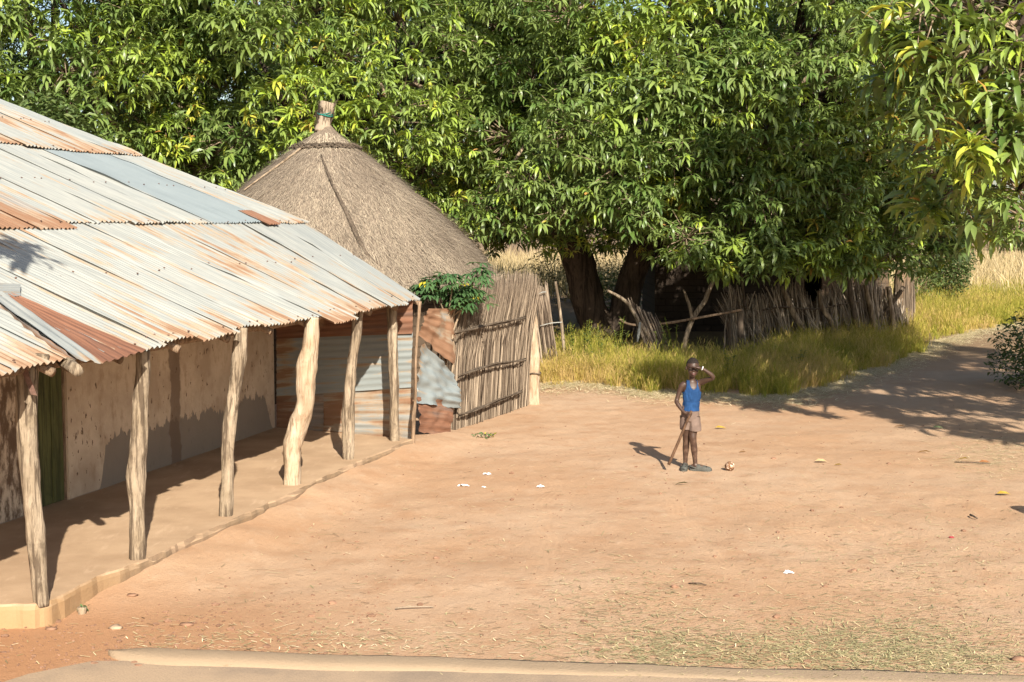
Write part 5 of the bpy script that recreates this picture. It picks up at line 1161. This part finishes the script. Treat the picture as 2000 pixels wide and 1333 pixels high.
def loft(secs, seg=24):
    """secs: (x, y, z, half width, half depth)"""
    vs = []; 
    for (x, y, z, w, d) in secs:
        for k in range(seg):
            a = 2 * math.pi * k / seg; vs.append((x + w * math.cos(a), y + d * math.sin(a), z))
    fs = [(j * seg + k, j * seg + (k + 1) % seg, (j + 1) * seg + (k + 1) % seg, (j + 1) * seg + k) for j in range(len(secs) - 1) for k in range(seg)]
    fs += [tuple(range(seg - 1, -1, -1)), tuple((len(secs) - 1) * seg + k for k in range(seg))]; return MB().add(vs, fs)
TORSO = [(-.025, .01, .62, .085, .065), (-.025, .008, .68, .092, .072), (-.02, .004, .74, .082, .064), (-.016, .0, .80, .083, .062), (-.012, .0, .87, .094, .068), (-.010, .004, .93, .102, .072), (-.010, .010, .98, .104, .068), (-.012, .015, 1.015, .092, .055), (-.010, .018, 1.042, .058, .042), (-.008, .016, 1.06, .034, .034)]
HC = Vector((-.004, -.008, 1.205))
parts = [loft(TORSO)]
parts.append(tb([(-.008, .016, 1.03), (-.008, .010, 1.08), (-.006, .006, 1.12)], [.037, .033, .034]))       # neck
# head: skull, jaw, cheeks, nose, brow, ears
parts += [ell(HC + Vector((0, .012, .022)), (.072, .088, .088)), ell(HC + Vector((0, -.022, -.045)), (.055, .060, .062)), ell(HC + Vector((0, -.052, -.088)), (.026, .026, .022)),
          ell(HC + Vector((.034, -.058, -.035)), (.022, .018, .024)), ell(HC + Vector((-.034, -.058, -.035)), (.022, .018, .024)),
          tb([HC + Vector((0, -.070, .004)), HC + Vector((0, -.086, -.026)), HC + Vector((0, -.088, -.036))], [.008, .012, .011], 10, 3), ell(HC + Vector((.013, -.078, -.037)), (.009, .009, .007), 2), ell(HC + Vector((-.013, -.078, -.037)), (.009, .009, .007), 2),
          ell(HC + Vector((0, -.066, .014)), (.050, .018, .012)), ell(HC + Vector((0, -.070, -.063)), (.024, .016, .016)),
          ell(HC + Vector((.075, .01, -.012)), (.010, .018, .027), 2), ell(HC + Vector((-.075, .01, -.012)), (.010, .018, .027), 2)]
# the arm on the left of the picture, bent with the fist on the stick
parts += [tb([(-.085, .015, 1.012), (-.122, .018, .985), (-.150, .022, .92), (-.178, .020, .835), (-.186, .012, .805)], [.036, .038, .030, .025, .026]), tb([(-.188, .014, .810), (-.172, -.02, .775), (-.130, -.065, .715), (-.092, -.098, .682)], [.026, .0265, .021, .0175])]
W1 = Vector((-.092, -.098, .682)); S0 = Vector((-.028, -.125, .715)); S1 = Vector((-.283, -.105, .085)); SDIR = (S1 - S0).normalized(); GRIP = S0 + SDIR * .055
palm = W1.lerp(GRIP, .62); parts.append(tb([W1, palm + Vector((-.004, .008, .004)), GRIP + Vector((-.012, .020, 0))], [.018, .027, .024], 12, 4, (1, .7)))
ax = SDIR; e1 = ax.cross(Vector((0, 1, 0))).normalized(); e2 = ax.cross(e1).normalized()
for k in range(4):                                            # four fingers curled round the stick
    o_ = GRIP + ax * (-.024 + .016 * k); R0 = .021; arc = [o_ + e1 * (R0 * math.cos(a)) + e2 * (R0 * math.sin(a)) for a in np.linspace(2.0, 6.2 - .25 * (k == 3), 6)]
    parts.append(tb(arc, [.0085, .0085, .008, .0078, .0072, .0062], 8, 2))
    parts.append(tb([palm + ax * (-.010 + .008 * k), arc[0]], [.012, .0085], 8, 2))
parts.append(tb([palm + Vector((.0, -.006, .014)), GRIP - ax * .036 + e1 * .016, GRIP - ax * .034 - e2 * .020], [.012, .0095, .007], 8, 3))
# the raised arm on the right of the picture, hand flat against the forehead
parts += [tb([(.070, .015, 1.018), (.105, .0, 1.035), (.15, -.045, 1.058), (.205, -.095, 1.085), (.222, -.108, 1.094)], [.036, .037, .030, .025, .025]), tb([(.222, -.108, 1.092), (.195, -.118, 1.130), (.135, -.130, 1.175), (.083, -.134, 1.207)], [.026, .0265, .021, .0165])]
W2 = Vector((.083, -.134, 1.207)); parts.append(tb([W2, Vector((.058, -.134, 1.215)), Vector((.028, -.132, 1.222)), Vector((.008, -.130, 1.224))], [.017, .029, .032, .028], 14, 4, (1, .38) if False else (.42, 1)))
for k in range(4):
    yk = -.158 + .018 * k; L = (.048, .060, .064, .054)[3 - k]; st_ = Vector((.014, yk, 1.222)); 
    parts.append(tb([st_, st_ + Vector((-L * .45, -.002, .004)), st_ + Vector((-L * .8, 0, .002)), st_ + Vector((-L * 1.1, .002, -.004))], [.0092, .0085, .0078, .006], 8, 3))
parts.append(tb([Vector((.062, -.118, 1.212)), Vector((.040, -.100, 1.205)), Vector((.018, -.094, 1.204))], [.012, .0095, .007], 8, 3))
# legs
parts += [tb([(.022, .0, .64), (.018, -.008, .54), (.004, -.018, .44), (.003, -.026, .385), (.010, -.020, .33), (.022, -.006, .25), (.032, .002, .15), (.040, .004, .075)], [.066, .060, .047, .043, .039, .040, .029, .025], 16, 4),
          tb([(-.080, .02, .64), (-.076, .028, .54), (-.066, .040, .44), (-.064, .046, .385), (-.062, .055, .32), (-.064, .070, .25), (-.066, .084, .15), (-.066, .092, .075)], [.066, .060, .047, .043, .039, .040, .029, .025], 16, 4)]
FA = (Vector((.010, .012, .045)), Vector((.175, -.050, .028))); FB = (Vector((-.062, .118, .045)), Vector((-.098, -.028, .028)))
for (a, b), an in ((FA, Vector((.040, .004, .08))), (FB, Vector((-.066, .092, .08)))):
    parts.append(tb([an, a.lerp(b, .2) + Vector((0, 0, .010)), a.lerp(b, .55) + Vector((0, 0, .008)), a.lerp(b, .9)], [.026, .031, .029, .020], 12, 4)); parts.append(ell(a + Vector((0, 0, .0)), (.026, .026, .028)))
    sd_ = (b - a).cross(Vector((0, 0, 1))).normalized()
    for k in range(5): q = a.lerp(b, .88) + sd_ * (-.026 + .013 * k); parts.append(tb([q, q + (b - a).normalized() * (.036 - .004 * abs(k - 1)) - Vector((0, 0, .008))], [.009, .007], 8, 2))
body = remesh('body', parts, .005, SKIN, 5)
# hair cap, eyes, lips
bm = bmesh.new(); bmesh.ops.create_icosphere(bm, subdivisions=4, radius=1); vs = []; keepf = []
for vtx in bm.verts:
    n_ = vtx.co; vs.append(HC + Vector((0, .012, .022)) + Vector((n_.x * .0745, n_.y * .0905, n_.z * .0905)) * (1 + .012 * n3(n_.x * 25, n_.y * 25, n_.z * 25)))
for f_ in bm.faces:
    c_ = f_.calc_center_median()
    if c_.z > .30 - max(0, c_.y) * 1.1 + max(0, -c_.y) * .05 or (c_.y > .15 and c_.z > -.5): keepf.append(tuple(q.index for q in f_.verts))
bm.free(); build('hair', MB().add([v_ + BO for v_ in vs], keepf), HAIR, boy)
for sx in (-1, 1):
    e = HC + Vector((sx * .030, -.064, -.008)) + BO; ey_ = build('eye', ell(e, (.0125, .010, .008), 2), EYEW, boy); build('iris', ell(e + Vector((0, -.0075, 0)), (.006, .004, .006), 2), EYED, ey_)
build('lips', MB().add(*(lambda m: (m.v, m.f))(tube(MB(), [HC + BO + Vector((-.024, -.072, -.066)), HC + BO + Vector((-.010, -.085, -.062)), HC + BO + Vector((0, -.087, -.063)), HC + BO + Vector((.010, -.085, -.062)), HC + BO + Vector((.024, -.072, -.066))], [.003, .0065, .006, .0065, .003], 8, 0, 0, 3))), LIP, boy)
build('lips', MB().add(*(lambda m: (m.v, m.f))(tube(MB(), [HC + BO + Vector((-.022, -.072, -.070)), HC + BO + Vector((0, -.086, -.076)), HC + BO + Vector((.022, -.072, -.070))], [.003, .0085, .003], 8, 0, 0, 4))), LIP, boy)
# vest: a shell over the torso with scooped neck and deep armholes
zs = np.linspace(.70, 1.052, 110); seg = 180; vs = []; T_ = np.array(TORSO)
for z in zs:
    x0, y0, w, d = [np.interp(z, T_[:, 2], T_[:, k]) for k in (0, 1, 3, 4)]; puff = .008 + .004 * (z < .8)
    for k in range(seg):
        a = 2 * math.pi * k / seg; fold = .0045 * n3(math.cos(a) * 4, z * 16 + a, math.sin(a) * 4) + .002 * n3(a * 9, z * 40, 2); vs.append(Vector((x0 + (w + puff + fold) * math.cos(a), y0 + (d + puff + fold) * math.sin(a), z)) + BO)
fs = []
for j in range(len(zs) - 1):
    for k in range(seg):
        a = 2 * math.pi * (k + .5) / seg; z = (zs[j] + zs[j + 1]) / 2; x0, y0, w, d = [np.interp(z, T_[:, 2], T_[:, q]) for q in (0, 1, 3, 4)]; lx = w * math.cos(a) ; fr_ = math.sin(a) < 0
        arm = np.interp(z, [.885, .92, .96, 1.0, 1.05], [.2, .088, .069, .060, .052]); nk = np.interp(z, [.945, .965, .99, 1.05], [-.01, .022, .034, .040]) if fr_ else np.interp(z, [1.0, 1.02, 1.05], [-.01, .03, .036])
        sh = .012 * (1 if fr_ else 0)
        if abs(lx) > arm or abs(lx - sh) < nk: continue
        fs.append((j * seg + k, j * seg + (k + 1) % seg, (j + 1) * seg + (k + 1) % seg, (j + 1) * seg + k))
ve = build('vest', MB().add(vs, fs), VEST, boy); m = ve.modifiers.new('thick', 'SOLIDIFY'); m.thickness = .003; m.offset = 1
# shorts
sh_ = [loft([(-.025, .010, .555, .050, .04), (-.026, .010, .585, .100, .082), (-.027, .010, .62, .106, .086), (-.026, .008, .70, .103, .082), (-.024, .006, .745, .092, .074), (-.023, .006, .765, .095, .076)], 28),
       loft([(.030, -.014, .465, .070, .078), (.026, -.008, .54, .072, .080), (.018, .0, .62, .072, .075), (.01, .0, .66, .05, .06)], 24), loft([(-.084, .034, .475, .060, .074), (-.080, .026, .54, .066, .076), (-.072, .015, .62, .066, .072), (-.06, .01, .66, .05, .06)], 24)]
so_ = remesh('shorts', sh_, .006, SHORT, 4)
for vx in so_.data.vertices:
    q = vx.co; k_ = .0045 * n3(q.x * 22, q.y * 10, q.z * 13) + .003 * n3(q.x * 50, q.y * 50, q.z * 9); vx.co = q + vx.normal * k_
# sandals
for (a, b) in (FA, FB):
    d = (b - a); d.z = 0; dl = d.length; d.normalize(); sd_ = Vector((d.y, -d.x, 0)); vs = []; prf = [(-.035, .018), (-.025, .030), (.02, .034), (.08, .033), (dl - .03, .041), (dl + .01, .041), (dl + .038, .030), (dl + .048, .014)]
    for (q, w) in prf:
        for z_ in (.0, .022):
            for s_ in (-1, 1): vs.append(Vector((a.x, a.y, z_)) + d * q + sd_ * (s_ * w) + BO)
    fs = []
    for i in range(len(prf) - 1):
        o4 = i * 4; fs += [(o4, o4 + 1, o4 + 5, o4 + 4), (o4 + 2, o4 + 6, o4 + 7, o4 + 3), (o4, o4 + 4, o4 + 6, o4 + 2), (o4 + 1, o4 + 3, o4 + 7, o4 + 5)]
    fs += [(0, 2, 3, 1), tuple(len(prf) * 4 - 4 + k for k in (0, 1, 3, 2))]
    so = build('sandal', MB().add(vs, fs), SAND, boy, False)
    vs = []; nq = 12
    for iq in range(nq):
        q = lerp(.062, dl + .046, iq / (nq - 1)); f_ = iq / (nq - 1); w = interp([-.03, .06, dl - .02, dl + .02, dl + .05], [.034, .038, .043, .040, .016], q); h_ = lerp(.062, .030, f_ ** 1.3) * (1 if iq < nq - 1 else .6)
        for an in np.linspace(0, math.pi, 13): vs.append(Vector((a.x, a.y, .016)) + BO + d * (q - .018 * math.sin(an) * (1 - f_)) + sd_ * (w * math.cos(an)) + Vector((0, 0, h_ * math.sin(an) ** .8)))
    build('upper', MB().add(vs, [(i * 13 + k, i * 13 + k + 1, (i + 1) * 13 + k + 1, (i + 1) * 13 + k) for i in range(nq - 1) for k in range(12) if not (i in (3, 4, 7) and k in (3, 4, 7, 8))]), SAND, so)
    arc = [Vector((a.x, a.y, .03)) + BO + d * (.055 - .092 * math.sin(an)) + sd_ * (.036 * math.cos(an)) + Vector((0, 0, .022 * math.sin(an))) for an in np.linspace(0, math.pi, 13)]
    build('strap', tube(MB(), arc, [.010] * 13, 6, 0, 0, 1, True, (1, .7)), SAND, so)
build('bracelet', tube(MB(), [BO + W2 + Vector((.006, 0, 0)) + Vector((.008 * math.cos(a), .021 * math.sin(a), .021 * math.cos(a))) for a in np.linspace(0, 6.283, 17)], [.005] * 17, 6), BRAC, boy)
stk = thing('walking_stick', BO + S1, 'thick wooden stick held slanting by the child', 'stick')
build('shaft', tube(MB(), [BO + S0, BO + S0.lerp(S1, .35), BO + S0.lerp(S1, .7), BO + S1], [.014, .0155, .0165, .018], 10, .12, 3, 4), m_wood('brown_stick_wood', (.15, .085, .05), (.11, .062, .037), (.05, .03, .02), 1.2, .5), stk)
# the ball on the ground
g = gp(1425, 920); r = .056; bl_m = NT('worn_ball_skin'); _p = bl_m.objc(); _v = bl_m.voro(_p, 28, 'DISTANCE_TO_EDGE').outputs['Distance']; _n = bl_m.noise(_p, 22, 4)
_c = bl_m.mix(bl_m.step(_n, .42, .62), (.20, .10, .05), (.66, .50, .38)); _c = bl_m.mix(bl_m.step(_v, .10, .03), _c, (.11, .06, .035)); bl_m = bl_m.bsdf(_c, .85, normal=bl_m.bump(_v, .02, 1.0), spec=.15)
bl = build('ball', blob(MB(), (0, 0, 0), (r, r, r), 2.2, .14, 4, 4.0), bl_m); bl.location = (g.x, g.y, r * .95); tag(bl, 'small worn brown and white ball of bundled scraps beside the child', 'ball')
